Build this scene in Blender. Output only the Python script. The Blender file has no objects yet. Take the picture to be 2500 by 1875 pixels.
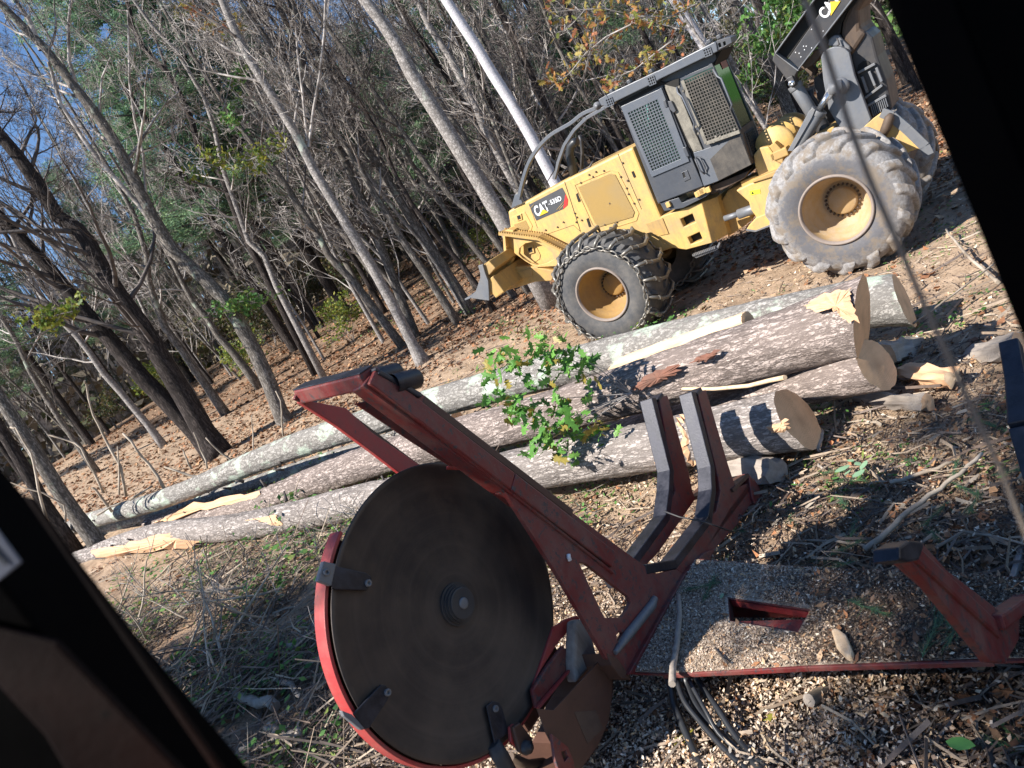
import bpy, bmesh, math, random
import numpy as np
from mathutils import Vector, Matrix, Euler
from mathutils.geometry import tessellate_polygon
from math import sin, cos, pi, radians, sqrt, atan2
random.seed(7); rng = np.random.default_rng(11)

# ---------------------------------------------------------------- camera, sky, sun, exposure
scene = bpy.context.scene
COL = scene.collection
FPX, CAMH = 1874.0, 2.9
CAMR = Matrix.Rotation(radians(90 - 10.6), 3, 'X') @ Matrix.Rotation(radians(-30.5), 3, 'Z')
cam_data = bpy.data.cameras.new('camera'); cam = bpy.data.objects.new('camera', cam_data)
COL.objects.link(cam); scene.camera = cam
cam.location = (0, 0, CAMH); cam.rotation_euler = CAMR.to_euler()
cam_data.sensor_width = 36; cam_data.lens = FPX / 2500 * 36
cam_data.clip_start = 0.02; cam_data.clip_end = 2000
cam_data.dof.use_dof = True; cam_data.dof.focus_distance = 8.0; cam_data.dof.aperture_fstop = 5.6

SUNDIR = Vector((-0.93 * cos(radians(43)), -0.37 * cos(radians(43)), sin(radians(43)))).normalized()
world = bpy.data.worlds.new('World'); scene.world = world; world.use_nodes = True
wn = world.node_tree; bgn = wn.nodes['Background']
sky = wn.nodes.new('ShaderNodeTexSky'); sky.sky_type = 'NISHITA'; sky.sun_disc = False
sky.sun_elevation = math.asin(SUNDIR.z); sky.sun_rotation = atan2(SUNDIR.x, SUNDIR.y)
sky.air_density = 1.0; sky.dust_density = 0.0; sky.ozone_density = 6.5
wn.links.new(sky.outputs[0], bgn.inputs[0]); bgn.inputs[1].default_value = 0.082
sun_data = bpy.data.lights.new('sun', 'SUN'); sun_data.energy = 5.0; sun_data.angle = radians(0.55)
sun_data.color = (1.0, 0.945, 0.87)
sun = bpy.data.objects.new('sun', sun_data); COL.objects.link(sun)
sun.rotation_euler = SUNDIR.to_track_quat('Z', 'Y').to_euler(); sun.location = SUNDIR * 60
scene.view_settings.view_transform = 'Standard'; scene.view_settings.look = 'None'
scene.view_settings.exposure = 1.08; scene.view_settings.gamma = 1.0

# ---------------------------------------------------------------- geometry helpers
CAM = Vector((0, 0, CAMH))
def ray(px, py): return CAMR @ Vector(((px - 1250) / FPX, -(py - 937.5) / FPX, -1))
def dep(px, py, d): return CAM + ray(px, py) * d
def gz(px, py, z=0.0):
    v = ray(px, py); return CAM + v * ((z - CAMH) / v.z)
def pl(px, py, n, c):
    v = ray(px, py); return CAM + v * ((c - n.dot(CAM)) / n.dot(v))
def yplane(px, py, y):
    v = ray(px, py); return CAM + v * (y / v.y)

class MB:
    def __init__(s): s.v = []; s.f = []; s.sm = []
    def add(s, vs, fs, smooth=False):
        b = len(s.v); s.v += [tuple(x) for x in vs]
        s.f += [tuple(i + b for i in f) for f in fs]; s.sm += [smooth] * len(fs); return s
    def box(s, c, size, R=None):
        c = Vector(c); hx, hy, hz = [a / 2 for a in size]; vs = []
        for x in (-hx, hx):
            for y in (-hy, hy):
                for z in (-hz, hz):
                    p = Vector((x, y, z)); p = (R @ p) if R else p; vs.append(c + p)
        return s.add(vs, [(0, 1, 3, 2), (4, 6, 7, 5), (0, 4, 5, 1), (2, 3, 7, 6), (0, 2, 6, 4), (1, 5, 7, 3)])
    def bar(s, a, b, w, h, up=(0, 0, 1)):
        a, b = Vector(a), Vector(b); d = (b - a); L = d.length; d.normalize()
        u = Vector(up); x = d.cross(u)
        if x.length < 1e-4: x = d.cross(Vector((1, 0, 0)))
        x.normalize(); z = x.cross(d)
        R = Matrix((x, d, z)).transposed()
        return s.box((a + b) / 2, (w, L, h), R)
    def tube(s, pts, rad, n=8, cap=True, smooth=True, flat=1.0):
        pts = [Vector(p) for p in pts]; m = len(pts)
        if not hasattr(rad, '__len__'): rad = [rad] * m
        t0 = (pts[1] - pts[0]).normalized()
        x = t0.orthogonal().normalized(); vs = []; fs = []
        for i, p in enumerate(pts):
            t = (pts[min(i + 1, m - 1)] - pts[max(i - 1, 0)])
            t = t.normalized() if t.length > 1e-9 else t0
            x = (x - t * x.dot(t));
            x = x.normalized() if x.length > 1e-6 else t.orthogonal().normalized()
            y = t.cross(x)
            for k in range(n):
                a = 2 * pi * k / n; vs.append(p + (x * cos(a) + y * sin(a) * flat) * rad[i])
        for i in range(m - 1):
            for k in range(n):
                k2 = (k + 1) % n; fs.append((i * n + k, i * n + k2, (i + 1) * n + k2, (i + 1) * n + k))
        b = len(s.f); s.add(vs, fs, smooth)
        if cap:
            o = len(s.v) - len(vs)
            s.f += [tuple(o + k for k in reversed(range(n))), tuple(o + (m - 1) * n + k for k in range(n))]; s.sm += [False, False]
        return s
    def lathe(s, prof, c=(0, 0, 0), ax=(0, 1, 0), n=48, smooth=True, closed=False):
        # prof: (along axis, radius)
        ax = Vector(ax).normalized(); c = Vector(c); x = ax.orthogonal().normalized(); y = ax.cross(x)
        vs = []; fs = []; m = len(prof)
        for (h, r) in prof:
            for k in range(n):
                a = 2 * pi * k / n; vs.append(c + ax * h + (x * cos(a) + y * sin(a)) * r)
        for i in range(m if closed else m - 1):
            j = (i + 1) % m
            for k in range(n):
                k2 = (k + 1) % n; fs.append((i * n + k, i * n + k2, j * n + k2, j * n + k))
        return s.add(vs, fs, smooth)
    def prism(s, poly, ext, holes=()):
        # poly: list of 3D points (planar), ext: extrusion vector
        ext = Vector(ext); loops = [[Vector(p) for p in poly]] + [[Vector(p) for p in h] for h in holes]
        flat = [p for l in loops for p in l]; tris = tessellate_polygon(loops); n = len(flat)
        vs = flat + [p + ext for p in flat]; fs = []
        if holes:
            for t in tris: fs += [tuple(t), tuple(i + n for i in reversed(t))]
        else:
            fs += [tuple(range(n)), tuple(i + n for i in reversed(range(n)))]
        o = 0
        for l in loops:
            k = len(l)
            for i in range(k):
                j = (i + 1) % k; fs.append((o + i, o + j, o + j + n, o + i + n))
            o += k
        return s.add(vs, fs)
    def build(s, name, mat, parent=None, bevel=0, recalc=True):
        me = bpy.data.meshes.new(name); me.from_pydata([tuple(v) for v in s.v], [], s.f)
        me.polygons.foreach_set('use_smooth', s.sm)
        if recalc:
            bm = bmesh.new(); bm.from_mesh(me); bmesh.ops.recalc_face_normals(bm, faces=bm.faces); bm.to_mesh(me); bm.free()
        me.update()
        o = bpy.data.objects.new(name, me); COL.objects.link(o)
        if mat: me.materials.append(mat)
        if parent: o.parent = parent
        if bevel:
            b = o.modifiers.new('bevel', 'BEVEL'); b.width = bevel; b.segments = 2; b.limit_method = 'ANGLE'; b.angle_limit = radians(40)
        return o

def tag(o, label=None, cat=None, group=None, kind=None):
    if label: o['label'] = label
    if cat: o['category'] = cat
    if group: o['group'] = group
    if kind: o['kind'] = kind
    return o
def empty(name, loc=(0, 0, 0), R=None):
    o = bpy.data.objects.new(name, None); COL.objects.link(o)
    if R is not None:
        o.matrix_world = Matrix.Translation(Vector(loc)) @ R.to_4x4()
    else: o.location = loc
    o.empty_display_size = 0.2
    return o
def fast_mesh(name, V, Fq, mat, parent=None, smooth=False):
    """V (n,3) array, Fq (m,k) array of equal-size faces"""
    me = bpy.data.meshes.new(name); V = np.asarray(V, dtype=np.float32); Fq = np.asarray(Fq, dtype=np.int32)
    me.vertices.add(len(V)); me.vertices.foreach_set('co', V.ravel())
    k = Fq.shape[1]; me.loops.add(Fq.size); me.loops.foreach_set('vertex_index', Fq.ravel())
    me.polygons.add(len(Fq)); me.polygons.foreach_set('loop_start', np.arange(0, Fq.size, k, dtype=np.int32))
    me.polygons.foreach_set('use_smooth', np.full(len(Fq), smooth)); me.update(calc_edges=True); me.validate()
    o = bpy.data.objects.new(name, me); COL.objects.link(o)
    if mat: me.materials.append(mat)
    if parent: o.parent = parent
    return o

# ---------------------------------------------------------------- value noise for terrain
_P = rng.random((64, 64))
def vnoise(x, y):
    x = np.asarray(x, float); y = np.asarray(y, float)
    xi = np.floor(x).astype(int); yi = np.floor(y).astype(int); fx = x - xi; fy = y - yi
    fx = fx * fx * (3 - 2 * fx); fy = fy * fy * (3 - 2 * fy)
    g = lambda a, b: _P[a % 64, b % 64]
    return (g(xi, yi) * (1 - fx) + g(xi + 1, yi) * fx) * (1 - fy) + (g(xi, yi + 1) * (1 - fx) + g(xi + 1, yi + 1) * fx) * fy - 0.5
def sstep(a, b, x):
    t = np.clip((x - a) / (b - a), 0, 1); return t * t * (3 - 2 * t)
def ground(x, y, detail=True):
    x = np.asarray(x, float); y = np.asarray(y, float)
    s = -.745 * x + .667 * y; t = .667 * x + .745 * y
    sp = np.where(s > 2.4, (s - 2.4) ** 2 / (s - 2.4 + 1.2), 0)
    z = 0.092 * np.minimum(sp, 34) + 0.05 * np.clip(t - 16, 0, 40) * sstep(0, 14, s) + .03 * np.clip(sp - 18, 0, 30)
    z = z + 0.10 * vnoise(x * .35, y * .35) * sstep(4, 12, y)
    if detail:
        z = z + 0.10 * vnoise(x * 1.1 + 9, y * 1.1) + 0.05 * vnoise(x * 3.1, y * 3.1 + 5) + 0.022 * vnoise(x * 8.3, y * 8.3)
    return z
def gh(x, y): return float(ground(x, y))
# ---------------------------------------------------------------- materials
def mat_base(name):
    m = bpy.data.materials.new(name); m.use_nodes = True
    return m, m.node_tree, m.node_tree.nodes['Principled BSDF']
def N(nt, t, **kw):
    n = nt.nodes.new(t)
    for k, v in kw.items(): setattr(n, k, v)
    return n
def coord(nt, scale=(1, 1, 1), kind='Object'):
    tc = N(nt, 'ShaderNodeTexCoord'); mp = N(nt, 'ShaderNodeMapping'); mp.inputs['Scale'].default_value = scale
    nt.links.new(tc.outputs[kind], mp.inputs[0]); return mp.outputs[0]
def noise(nt, co, scale, detail=6, rough=.6):
    n = N(nt, 'ShaderNodeTexNoise'); n.inputs['Scale'].default_value = scale; n.inputs['Detail'].default_value = detail
    n.inputs['Roughness'].default_value = rough
    if co is not None: nt.links.new(co, n.inputs['Vector'])
    return n.outputs['Fac']
def ramp(nt, fac, stops, interp='LINEAR'):
    r = N(nt, 'ShaderNodeValToRGB'); e = r.color_ramp.elements; r.color_ramp.interpolation = interp
    while len(e) < len(stops): e.new(0.5)
    for i, (p, c) in enumerate(stops):
        e[i].position = p; e[i].color = (*c, 1) if len(c) == 3 else c
    nt.links.new(fac, r.inputs[0]); return r.outputs[0]
def mix(nt, fac, a, b, mode='MIX'):
    n = N(nt, 'ShaderNodeMix', data_type='RGBA', blend_type=mode)
    for sock, val in ((n.inputs[0], fac), (n.inputs[6], a), (n.inputs[7], b)):
        if isinstance(val, (int, float)): sock.default_value = val
        elif isinstance(val, tuple): sock.default_value = (*val, 1)
        else: nt.links.new(val, sock)
    return n.outputs[2]
def bump(nt, bsdf, h, strength=.4, dist=.02):
    b = N(nt, 'ShaderNodeBump'); b.inputs['Strength'].default_value = strength; b.inputs['Distance'].default_value = dist
    nt.links.new(h, b.inputs['Height']); nt.links.new(b.outputs[0], bsdf.inputs['Normal'])
BW = lambda v: (v, v, v)

def paint(name, col, dirt=(.23, .17, .11), amt=.35, rough=.45, metal=0, scale=2.5, chip=None, chipamt=.0, spec=.5):
    m, nt, b = mat_base(name); co = coord(nt)
    n1 = noise(nt, co, scale, 8, .7); n2 = noise(nt, co, scale * 9, 5, .7)
    f = ramp(nt, n1, [(.42, BW(0)), (.72, BW(1))])
    var = mix(nt, ramp(nt, n2, [(.3, BW(0)), (.7, BW(1))]), tuple(c * .88 for c in col), col)
    mul = N(nt, 'ShaderNodeMath', operation='MULTIPLY'); nt.links.new(f, mul.inputs[0]); mul.inputs[1].default_value = amt
    c = mix(nt, mul.outputs[0], var, dirt)
    n4 = noise(nt, coord(nt, (5, 5, .8)), scale * .9, 7, .7); c = mix(nt, ramp(nt, n4, [(.50, BW(0)), (.70, BW(amt * .6))]), c, tuple(x * .7 for x in dirt))
    n5 = noise(nt, co, scale * 16, 4, .6); c = mix(nt, ramp(nt, n5, [(.66, BW(0)), (.70, BW(min(.8, amt)))]), c, dirt)
    if chip:
        n3 = noise(nt, coord(nt, (1, 1, 1)), scale * 5, 9, .8)
        g = ramp(nt, n3, [(.60 - chipamt, BW(0)), (.63 - chipamt, BW(1))])
        c = mix(nt, g, c, chip)
    nt.links.new(c, b.inputs['Base Color']); b.inputs['Metallic'].default_value = metal
    r = ramp(nt, n1, [(.3, BW(rough)), (.8, BW(min(1, rough + .3)))]); nt.links.new(r, b.inputs['Roughness'])
    b.inputs['Specular IOR Level'].default_value = spec
    bump(nt, b, n2, .12, .01)
    return m
def plain(name, col, rough=.6, metal=0, emit=None):
    m, nt, b = mat_base(name); co = coord(nt); n = noise(nt, co, 12, 4)
    c = mix(nt, n, tuple(x * .8 for x in col), tuple(min(1, x * 1.15) for x in col))
    nt.links.new(c, b.inputs['Base Color']); b.inputs['Roughness'].default_value = rough; b.inputs['Metallic'].default_value = metal
    return m

M = {}
M['yellow'] = paint('yellow_paint', (.62, .40, .125), (.33, .235, .14), .75, .45, scale=3.4, chip=(.25, .17, .09), chipamt=-.03)
M['yellow_dirty'] = paint('dirty_yellow_paint', (.50, .31, .09), (.25, .18, .11), .7, .55, scale=2.2, chip=(.16, .12, .08), chipamt=-.02)
M['cab_dark'] = paint('dark_grey_cab_paint', (.060, .066, .080), (.11, .10, .085), .35, .36, scale=2.0)
M['cab_panel'] = paint('grey_cab_panel_paint', (.10, .112, .135), (.15, .14, .12), .3, .34, scale=2.0)
M['cab_mud'] = paint('muddy_cab_paint', (.25, .23, .19), (.055, .052, .048), .8, .8, scale=6)
M['cab_soot'] = paint('sooty_cab_paint', (.095, .083, .070), (.03, .03, .032), .9, .7, scale=4)
M['steel'] = paint('worn_grey_steel', (.16, .17, .19), (.23, .21, .18), .45, .42, .25, 3)
M['steel_dark'] = paint('dark_steel', (.035, .036, .042), (.09, .075, .06), .5, .42, .1, 3)
M['steel_brown'] = paint('brown_rusty_steel', (.10, .066, .045), (.05, .04, .035), .7, .6, .1, 4)
M['chrome'] = plain('bright_steel', (.55, .56, .58), .22, .9)
M['chain'] = paint('chain_steel', (.22, .21, .19), (.16, .12, .08), .5, .35, .55, 8)
M['black'] = plain('black_rubber', (.012, .012, .013), .55)
M['hose'] = plain('hose_rubber', (.022, .024, .028), .4)
M['white'] = plain('white_decal', (.75, .76, .78), .5)
M['logo_yellow'] = plain('logo_yellow', (.75, .48, .03), .5)
M['red_decal'] = plain('red_decal', (.60, .03, .025), .5)
M['decal_dark'] = paint('decal_dark', (.055, .058, .065), (.10, .10, .10), .3, .45)
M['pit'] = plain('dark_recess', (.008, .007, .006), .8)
M['saw_red'] = paint('worn_red_paint', (.165, .020, .019), (.17, .10, .08), .8, .45, scale=4, chip=(.055, .042, .045), chipamt=.05)
M['saw_red_bright'] = paint('bright_red_paint', (.40, .040, .040), (.25, .10, .08), .6, .42, scale=7, chip=(.12, .06, .055), chipamt=.0)
M['saw_worn'] = paint('black_worn_steel', (.018, .019, .027), (.07, .07, .09), .55, .33, .35, 9)
M['saw_brown'] = paint('rust_brown_plate', (.085, .040, .026), (.13, .055, .035), .6, .5, scale=4)

def m_blade():
    m, nt, b = mat_base('saw_blade_steel'); co = coord(nt)
    ln = N(nt, 'ShaderNodeVectorMath', operation='LENGTH'); nt.links.new(co, ln.inputs[0])
    cx = N(nt, 'ShaderNodeCombineXYZ'); nt.links.new(ln.outputs['Value'], cx.inputs[0])
    n1 = noise(nt, cx.outputs[0], 9, 6, .7); n2 = noise(nt, co, 3.5, 6, .65)
    n3 = noise(nt, cx.outputs[0], 90, 2, .5)
    c = ramp(nt, n1, [(.30, (.042, .038, .038)), (.5, (.058, .051, .050)), (.72, (.084, .073, .068))])
    c = mix(nt, ramp(nt, n2, [(.4, BW(0)), (.75, BW(.6))]), c, (.13, .10, .078))
    nt.links.new(c, b.inputs['Base Color']); b.inputs['Metallic'].default_value = .55
    nt.links.new(ramp(nt, n2, [(.3, BW(.36)), (.7, BW(.58))]), b.inputs['Roughness'])
    bump(nt, b, n3, .12, .002); return m
M['blade'] = m_blade()

def m_tyre(name, mud):
    m, nt, b = mat_base(name); co = coord(nt)
    n1 = noise(nt, co, 4.5, 9, .72); n2 = noise(nt, co, 28, 6, .7)
    ln = N(nt, 'ShaderNodeVectorMath', operation='LENGTH')
    mp = N(nt, 'ShaderNodeMapping'); mp.inputs['Scale'].default_value = (1, 0, 1); tc = N(nt, 'ShaderNodeTexCoord')
    nt.links.new(tc.outputs['Object'], mp.inputs[0]); nt.links.new(mp.outputs[0], ln.inputs[0])
    ad = N(nt, 'ShaderNodeMath', operation='MULTIPLY_ADD'); nt.links.new(n1, ad.inputs[0]); ad.inputs[1].default_value = .5
    nt.links.new(ln.outputs['Value'], ad.inputs[2])
    if mud:
        g = ramp(nt, ad.outputs[0], [(.86, BW(.12)), (.97, BW(.9)), (1.0, BW(1))])
        c = mix(nt, g, (.085, .085, .095), mix(nt, ramp(nt, n2, [(.35, BW(0)), (.6, BW(1))]), (.155, .145, .14), (.28, .27, .265)))
        g2 = ramp(nt, n1, [(.47, BW(0)), (.58, BW(.85))]); c = mix(nt, g2, c, (.17, .135, .10))
    else:
        c = mix(nt, ramp(nt, n1, [(.4, BW(0)), (.75, BW(.6))]), (.055, .057, .062), (.19, .17, .145))
    nt.links.new(c, b.inputs['Base Color']); b.inputs['Roughness'].default_value = .78
    bump(nt, b, n2, .35, .012); return m
M['tyre'] = m_tyre('black_tyre_rubber', False); M['tyre_mud'] = m_tyre('muddy_tyre_rubber', True)
M['rim'] = paint('dusty_yellow_rim', (.34, .20, .06), (.22, .14, .08), .6, .6, scale=4)
M['rim_dust'] = paint('dusty_tan_rim', (.40, .27, .13), (.42, .34, .26), .8, .7, scale=5)
M['rim_edge'] = paint('rim_edge', (.26, .21, .18), (.18, .15, .13), .5, .6, scale=6)

def m_mesh_panel():
    m, nt, b = mat_base('perforated_yellow_panel'); co = coord(nt, (70, 1, 70))
    v = N(nt, 'ShaderNodeTexVoronoi'); v.inputs['Scale'].default_value = 1; v.inputs['Randomness'].default_value = 0.1
    nt.links.new(co, v.inputs['Vector'])
    f = ramp(nt, v.outputs['Distance'], [(.30, BW(1)), (.38, BW(0))])
    n = noise(nt, coord(nt), 2, 5); 
    c = mix(nt, f, mix(nt, ramp(nt, n, [(.4, BW(0)), (.7, BW(1))]), (.44, .28, .08), (.38, .27, .12)), (.10, .06, .02))
    nt.links.new(c, b.inputs['Base Color']); b.inputs['Roughness'].default_value = .55; return m
M['perf'] = m_mesh_panel()

def m_glass():
    m, nt, b = mat_base('green_cab_glass'); out = nt.nodes['Material Output']
    t = N(nt, 'ShaderNodeBsdfTransparent'); t.inputs[0].default_value = (.22, .50, .33, 1)
    g = N(nt, 'ShaderNodeBsdfGlossy'); g.inputs['Roughness'].default_value = .06; g.inputs[0].default_value = (.6, .9, .75, 1)
    fr = N(nt, 'ShaderNodeFresnel'); fr.inputs[0].default_value = 1.5
    mx = N(nt, 'ShaderNodeMixShader'); nt.links.new(fr.outputs[0], mx.inputs[0]); nt.links.new(t.outputs[0], mx.inputs[1]); nt.links.new(g.outputs[0], mx.inputs[2])
    nt.links.new(mx.outputs[0], out.inputs[0]); return m
M['glass'] = m_glass()
def m_window_dark():
    m, nt, b = mat_base('dark_window_glass'); co = coord(nt); n = noise(nt, co, 3, 4)
    nt.links.new(ramp(nt, n, [(.35, (.006, .016, .014)), (.7, (.035, .09, .075))]), b.inputs['Base Color'])
    b.inputs['Roughness'].default_value = .12; return m
M['window'] = m_window_dark()

def m_bark(name, dark, light, lichen=None, lich=.0, scale=1.0, stretch=.22, peel=None, peelamt=.0, bumpd=.02, kind='Object', crackd=.30):
    m, nt, b = mat_base(name)
    co = coord(nt, (1, 1, stretch), kind)
    n1 = noise(nt, co, 13 * scale, 10, .78); nf = noise(nt, co, 60 * scale, 8, .75)
    r1 = noise(nt, co, 19 * scale, 5, .62); r2 = noise(nt, coord(nt, (1, 1, stretch * 1.8), kind), 34 * scale, 5, .6)
    k1 = ramp(nt, r1, [(.42, BW(1)), (.485, BW(0)), (.515, BW(0)), (.58, BW(1))]); k2 = ramp(nt, r2, [(.44, BW(1)), (.49, BW(.15)), (.51, BW(.15)), (.56, BW(1))])
    crack = mix(nt, 1.0, k1, k2, 'MULTIPLY')
    big = noise(nt, coord(nt, (1, 1, .6), kind), 1.6 * scale, 7, .65)
    c = mix(nt, ramp(nt, n1, [(.3, BW(0)), (.68, BW(1))]), dark, light)
    c = mix(nt, crack, tuple(x * crackd for x in dark), c)
    c = mix(nt, ramp(nt, nf, [(.38, BW(.5)), (.58, BW(0))]), c, tuple(x * .6 for x in dark))
    c = mix(nt, ramp(nt, big, [(.36, BW(.45)), (.62, BW(0))]), c, tuple(x * .7 for x in dark))
    if lichen:
        nl = noise(nt, coord(nt, (1, 1, .8), kind), 3.0 * scale, 8, .66)
        c = mix(nt, ramp(nt, nl, [(.56 - lich, BW(0)), (.62 - lich, BW(.75))]), c, lichen)
    if peel:
        npn = noise(nt, coord(nt, (1, 1, .35), kind), 2.0 * scale, 8, .7)
        g = ramp(nt, npn, [(.66 - peelamt, BW(0)), (.69 - peelamt, BW(.9))]); c = mix(nt, g, c, peel)
    nt.links.new(c, b.inputs['Base Color']); b.inputs['Roughness'].default_value = .9; b.inputs['Specular IOR Level'].default_value = .15
    h = mix(nt, .4, crack, n1); bump(nt, b, h, .55, bumpd); return m
M['bark_oak'] = m_bark('grey_oak_bark', (.47, .41, .375), (.64, .575, .535), None, 0, 1.0, .24, (.42, .17, .075), -.03, .035, crackd=.18)
M['bark_oak_red'] = m_bark('reddish_oak_bark', (.44, .355, .315), (.60, .51, .465), None, 0, .95, .24, (.36, .14, .08), .02, .045, crackd=.16)
M['bark_lichen'] = m_bark('lichen_maple_bark', (.36, .335, .305), (.56, .53, .49), (.45, .53, .43), .03, .8, .45, (.58, .36, .17), -.03, .012)
M['bark_grey'] = m_bark('grey_tree_bark', (.18, .16, .14), (.50, .46, .42), (.34, .40, .32), -.03, .8, .25)
M['bark_light'] = m_bark('light_beech_bark', (.36, .33, .31), (.55, .52, .50), (.42, .47, .40), -.04, .6, .8, bumpd=.006)
M['bark_dark'] = m_bark('dark_pine_bark', (.055, .045, .042), (.15, .125, .115), None, 0, .7, .2, bumpd=.04)
M['bark_birch'] = m_bark('white_birch_bark', (.60, .58, .61), (.86, .85, .90), (.24, .20, .18), .00, .8, 1.6, bumpd=.006, crackd=.7)
def m_twig(name, a, bb):
    m, nt, b = mat_base(name); n = noise(nt, coord(nt), 3, 3)
    nt.links.new(mix(nt, ramp(nt, n, [(.35, BW(0)), (.65, BW(1))]), a, bb), b.inputs['Base Color']); b.inputs['Roughness'].default_value = .85; return m
M['twig'] = m_twig('twig_bark', (.10, .085, .075), (.52, .475, .44))
M['twig_dark'] = m_twig('dark_twig_bark', (.055, .045, .042), (.13, .11, .10))
M['stick'] = m_twig('stick_bark', (.20, .16, .12), (.46, .39, .31))

def m_wood(name, c1, c2, rings=True):
    m, nt, b = mat_base(name); co = coord(nt)
    if rings:
        mp = N(nt, 'ShaderNodeMapping'); mp.inputs['Scale'].default_value = (1, 1, 0); tc = N(nt, 'ShaderNodeTexCoord')
        nt.links.new(tc.outputs['Object'], mp.inputs[0])
        nz = noise(nt, mp.outputs[0], 4, 3); ln = N(nt, 'ShaderNodeVectorMath', operation='LENGTH'); nt.links.new(mp.outputs[0], ln.inputs[0])
        ad = N(nt, 'ShaderNodeMath', operation='MULTIPLY_ADD'); nt.links.new(nz, ad.inputs[0]); ad.inputs[1].default_value = .05; nt.links.new(ln.outputs['Value'], ad.inputs[2])
        mu = N(nt, 'ShaderNodeMath', operation='MULTIPLY'); nt.links.new(ad.outputs[0], mu.inputs[0]); mu.inputs[1].default_value = 420
        si = N(nt, 'ShaderNodeMath', operation='SINE'); nt.links.new(mu.outputs[0], si.inputs[0])
        f = ramp(nt, si.outputs[0], [(.0, BW(.25)), (1, BW(.75))])
        n = noise(nt, co, 6, 6); c = mix(nt, f, c1, c2)
        c = mix(nt, ramp(nt, n, [(.45, BW(0)), (.75, BW(.6))]), c, tuple(x * .65 for x in c1))
        ns = noise(nt, coord(nt, (2, 40, 2)), 3, 5, .7); c = mix(nt, ramp(nt, ns, [(.5, BW(0)), (.75, BW(.5))]), c, tuple(x * .6 for x in c1))
        hr = ramp(nt, ln.outputs['Value'], [(.0, BW(.55)), (.10, BW(0))]); c = mix(nt, hr, c, tuple(x * .6 for x in c1))
    else:
        n = noise(nt, coord(nt, (1, 1, .12)), 18, 8, .7); c = mix(nt, ramp(nt, n, [(.3, BW(0)), (.7, BW(1))]), c1, c2); bump(nt, b, n, .6, .01)
    nt.links.new(c, b.inputs['Base Color']); b.inputs['Roughness'].default_value = .8; return m
M['cut'] = m_wood('fresh_cut_wood', (.66, .38, .20), (.82, .54, .31))
M['bare_wood'] = m_wood('debarked_wood', (.56, .37, .21), (.74, .57, .39), False)
M['old_wood'] = m_wood('weathered_wood', (.20, .165, .14), (.38, .33, .28), False)
M['split_wood'] = m_wood('orange_split_wood', (.50, .27, .14), (.66, .44, .27), False)

def m_island(name, cols, rough=.75, trans=0.0, jitter=.0):
    m, nt, b = mat_base(name); g = N(nt, 'ShaderNodeNewGeometry')
    st = [((i + .0) / len(cols), c) for i, c in enumerate(cols)]
    c = ramp(nt, g.outputs['Random Per Island'], st, 'CONSTANT')
    n = noise(nt, coord(nt), 30, 3); c = mix(nt, ramp(nt, n, [(.3, BW(.35)), (.7, BW(0))]), c, (.02, .015, .01))
    nt.links.new(c, b.inputs['Base Color']); b.inputs['Roughness'].default_value = rough; b.inputs['Specular IOR Level'].default_value = .3
    if trans:
        out = nt.nodes['Material Output']; t = N(nt, 'ShaderNodeBsdfTranslucent'); nt.links.new(c, t.inputs[0])
        mx = N(nt, 'ShaderNodeMixShader'); mx.inputs[0].default_value = trans
        nt.links.new(b.outputs[0], mx.inputs[1]); nt.links.new(t.outputs[0], mx.inputs[2]); nt.links.new(mx.outputs[0], out.inputs[0])
    return m
M['dead_leaves'] = m_island('dead_leaves', [(.32, .15, .07), (.22, .10, .05), (.44, .25, .13), (.14, .08, .045), (.42, .19, .09), (.30, .18, .11), (.48, .32, .20), (.19, .095, .055)], .8)
M['mulch'] = m_island('mulch_chips', [(.08, .052, .036), (.13, .08, .052), (.045, .033, .026), (.17, .11, .075), (.11, .062, .04), (.055, .042, .034), (.22, .155, .105), (.07, .045, .034)], .85)
M['chips'] = m_island('wood_chips', [(.62, .42, .24), (.70, .52, .33), (.50, .31, .17), (.74, .60, .44), (.42, .25, .14), (.80, .70, .56)], .8)
M['sawdust'] = m_island('sawdust_flakes', [(.60, .46, .34), (.70, .57, .44), (.42, .31, .23), (.78, .66, .54), (.28, .20, .15), (.52, .38, .27)], .9)
M['litter_sticks'] = m_island('ground_sticks', [(.24, .18, .13), (.36, .28, .21), (.14, .10, .08), (.46, .37, .28), (.19, .15, .13), (.10, .08, .07)], .85)
M['needles'] = m_island('pine_needles', [(.045, .115, .055), (.07, .16, .07), (.035, .085, .06), (.10, .20, .08)], .6)
M['green_leaf'] = m_island('green_leaves', [(.10, .25, .06), (.14, .33, .08), (.07, .18, .05), (.20, .36, .09), (.26, .34, .08)], .5, .35)
M['oak_leaf'] = m_island('oak_sapling_leaves', [(.12, .30, .055), (.16, .38, .07), (.09, .24, .05), (.20, .42, .08), (.40, .32, .07), (.13, .33, .06)], .45, .3)
M['yellow_leaf'] = m_island('yellow_green_leaves', [(.28, .33, .05), (.20, .28, .05), (.36, .34, .06), (.13, .22, .05)], .55, .4)
M['orange_leaf'] = m_island('orange_leaves', [(.52, .27, .09), (.44, .34, .09), (.28, .32, .08), (.50, .20, .10), (.36, .30, .08)], .6, .4)
M['conifer'] = m_island('evergreen_needles', [(.13, .25, .15), (.19, .34, .19), (.24, .40, .22), (.10, .19, .12), (.29, .42, .21)], .5, .35)
M['understory'] = m_island('understory_leaves', [(.07, .11, .035), (.14, .15, .05), (.20, .18, .06), (.10, .09, .045), (.17, .11, .06), (.05, .09, .035)], .6, .3)

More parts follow.
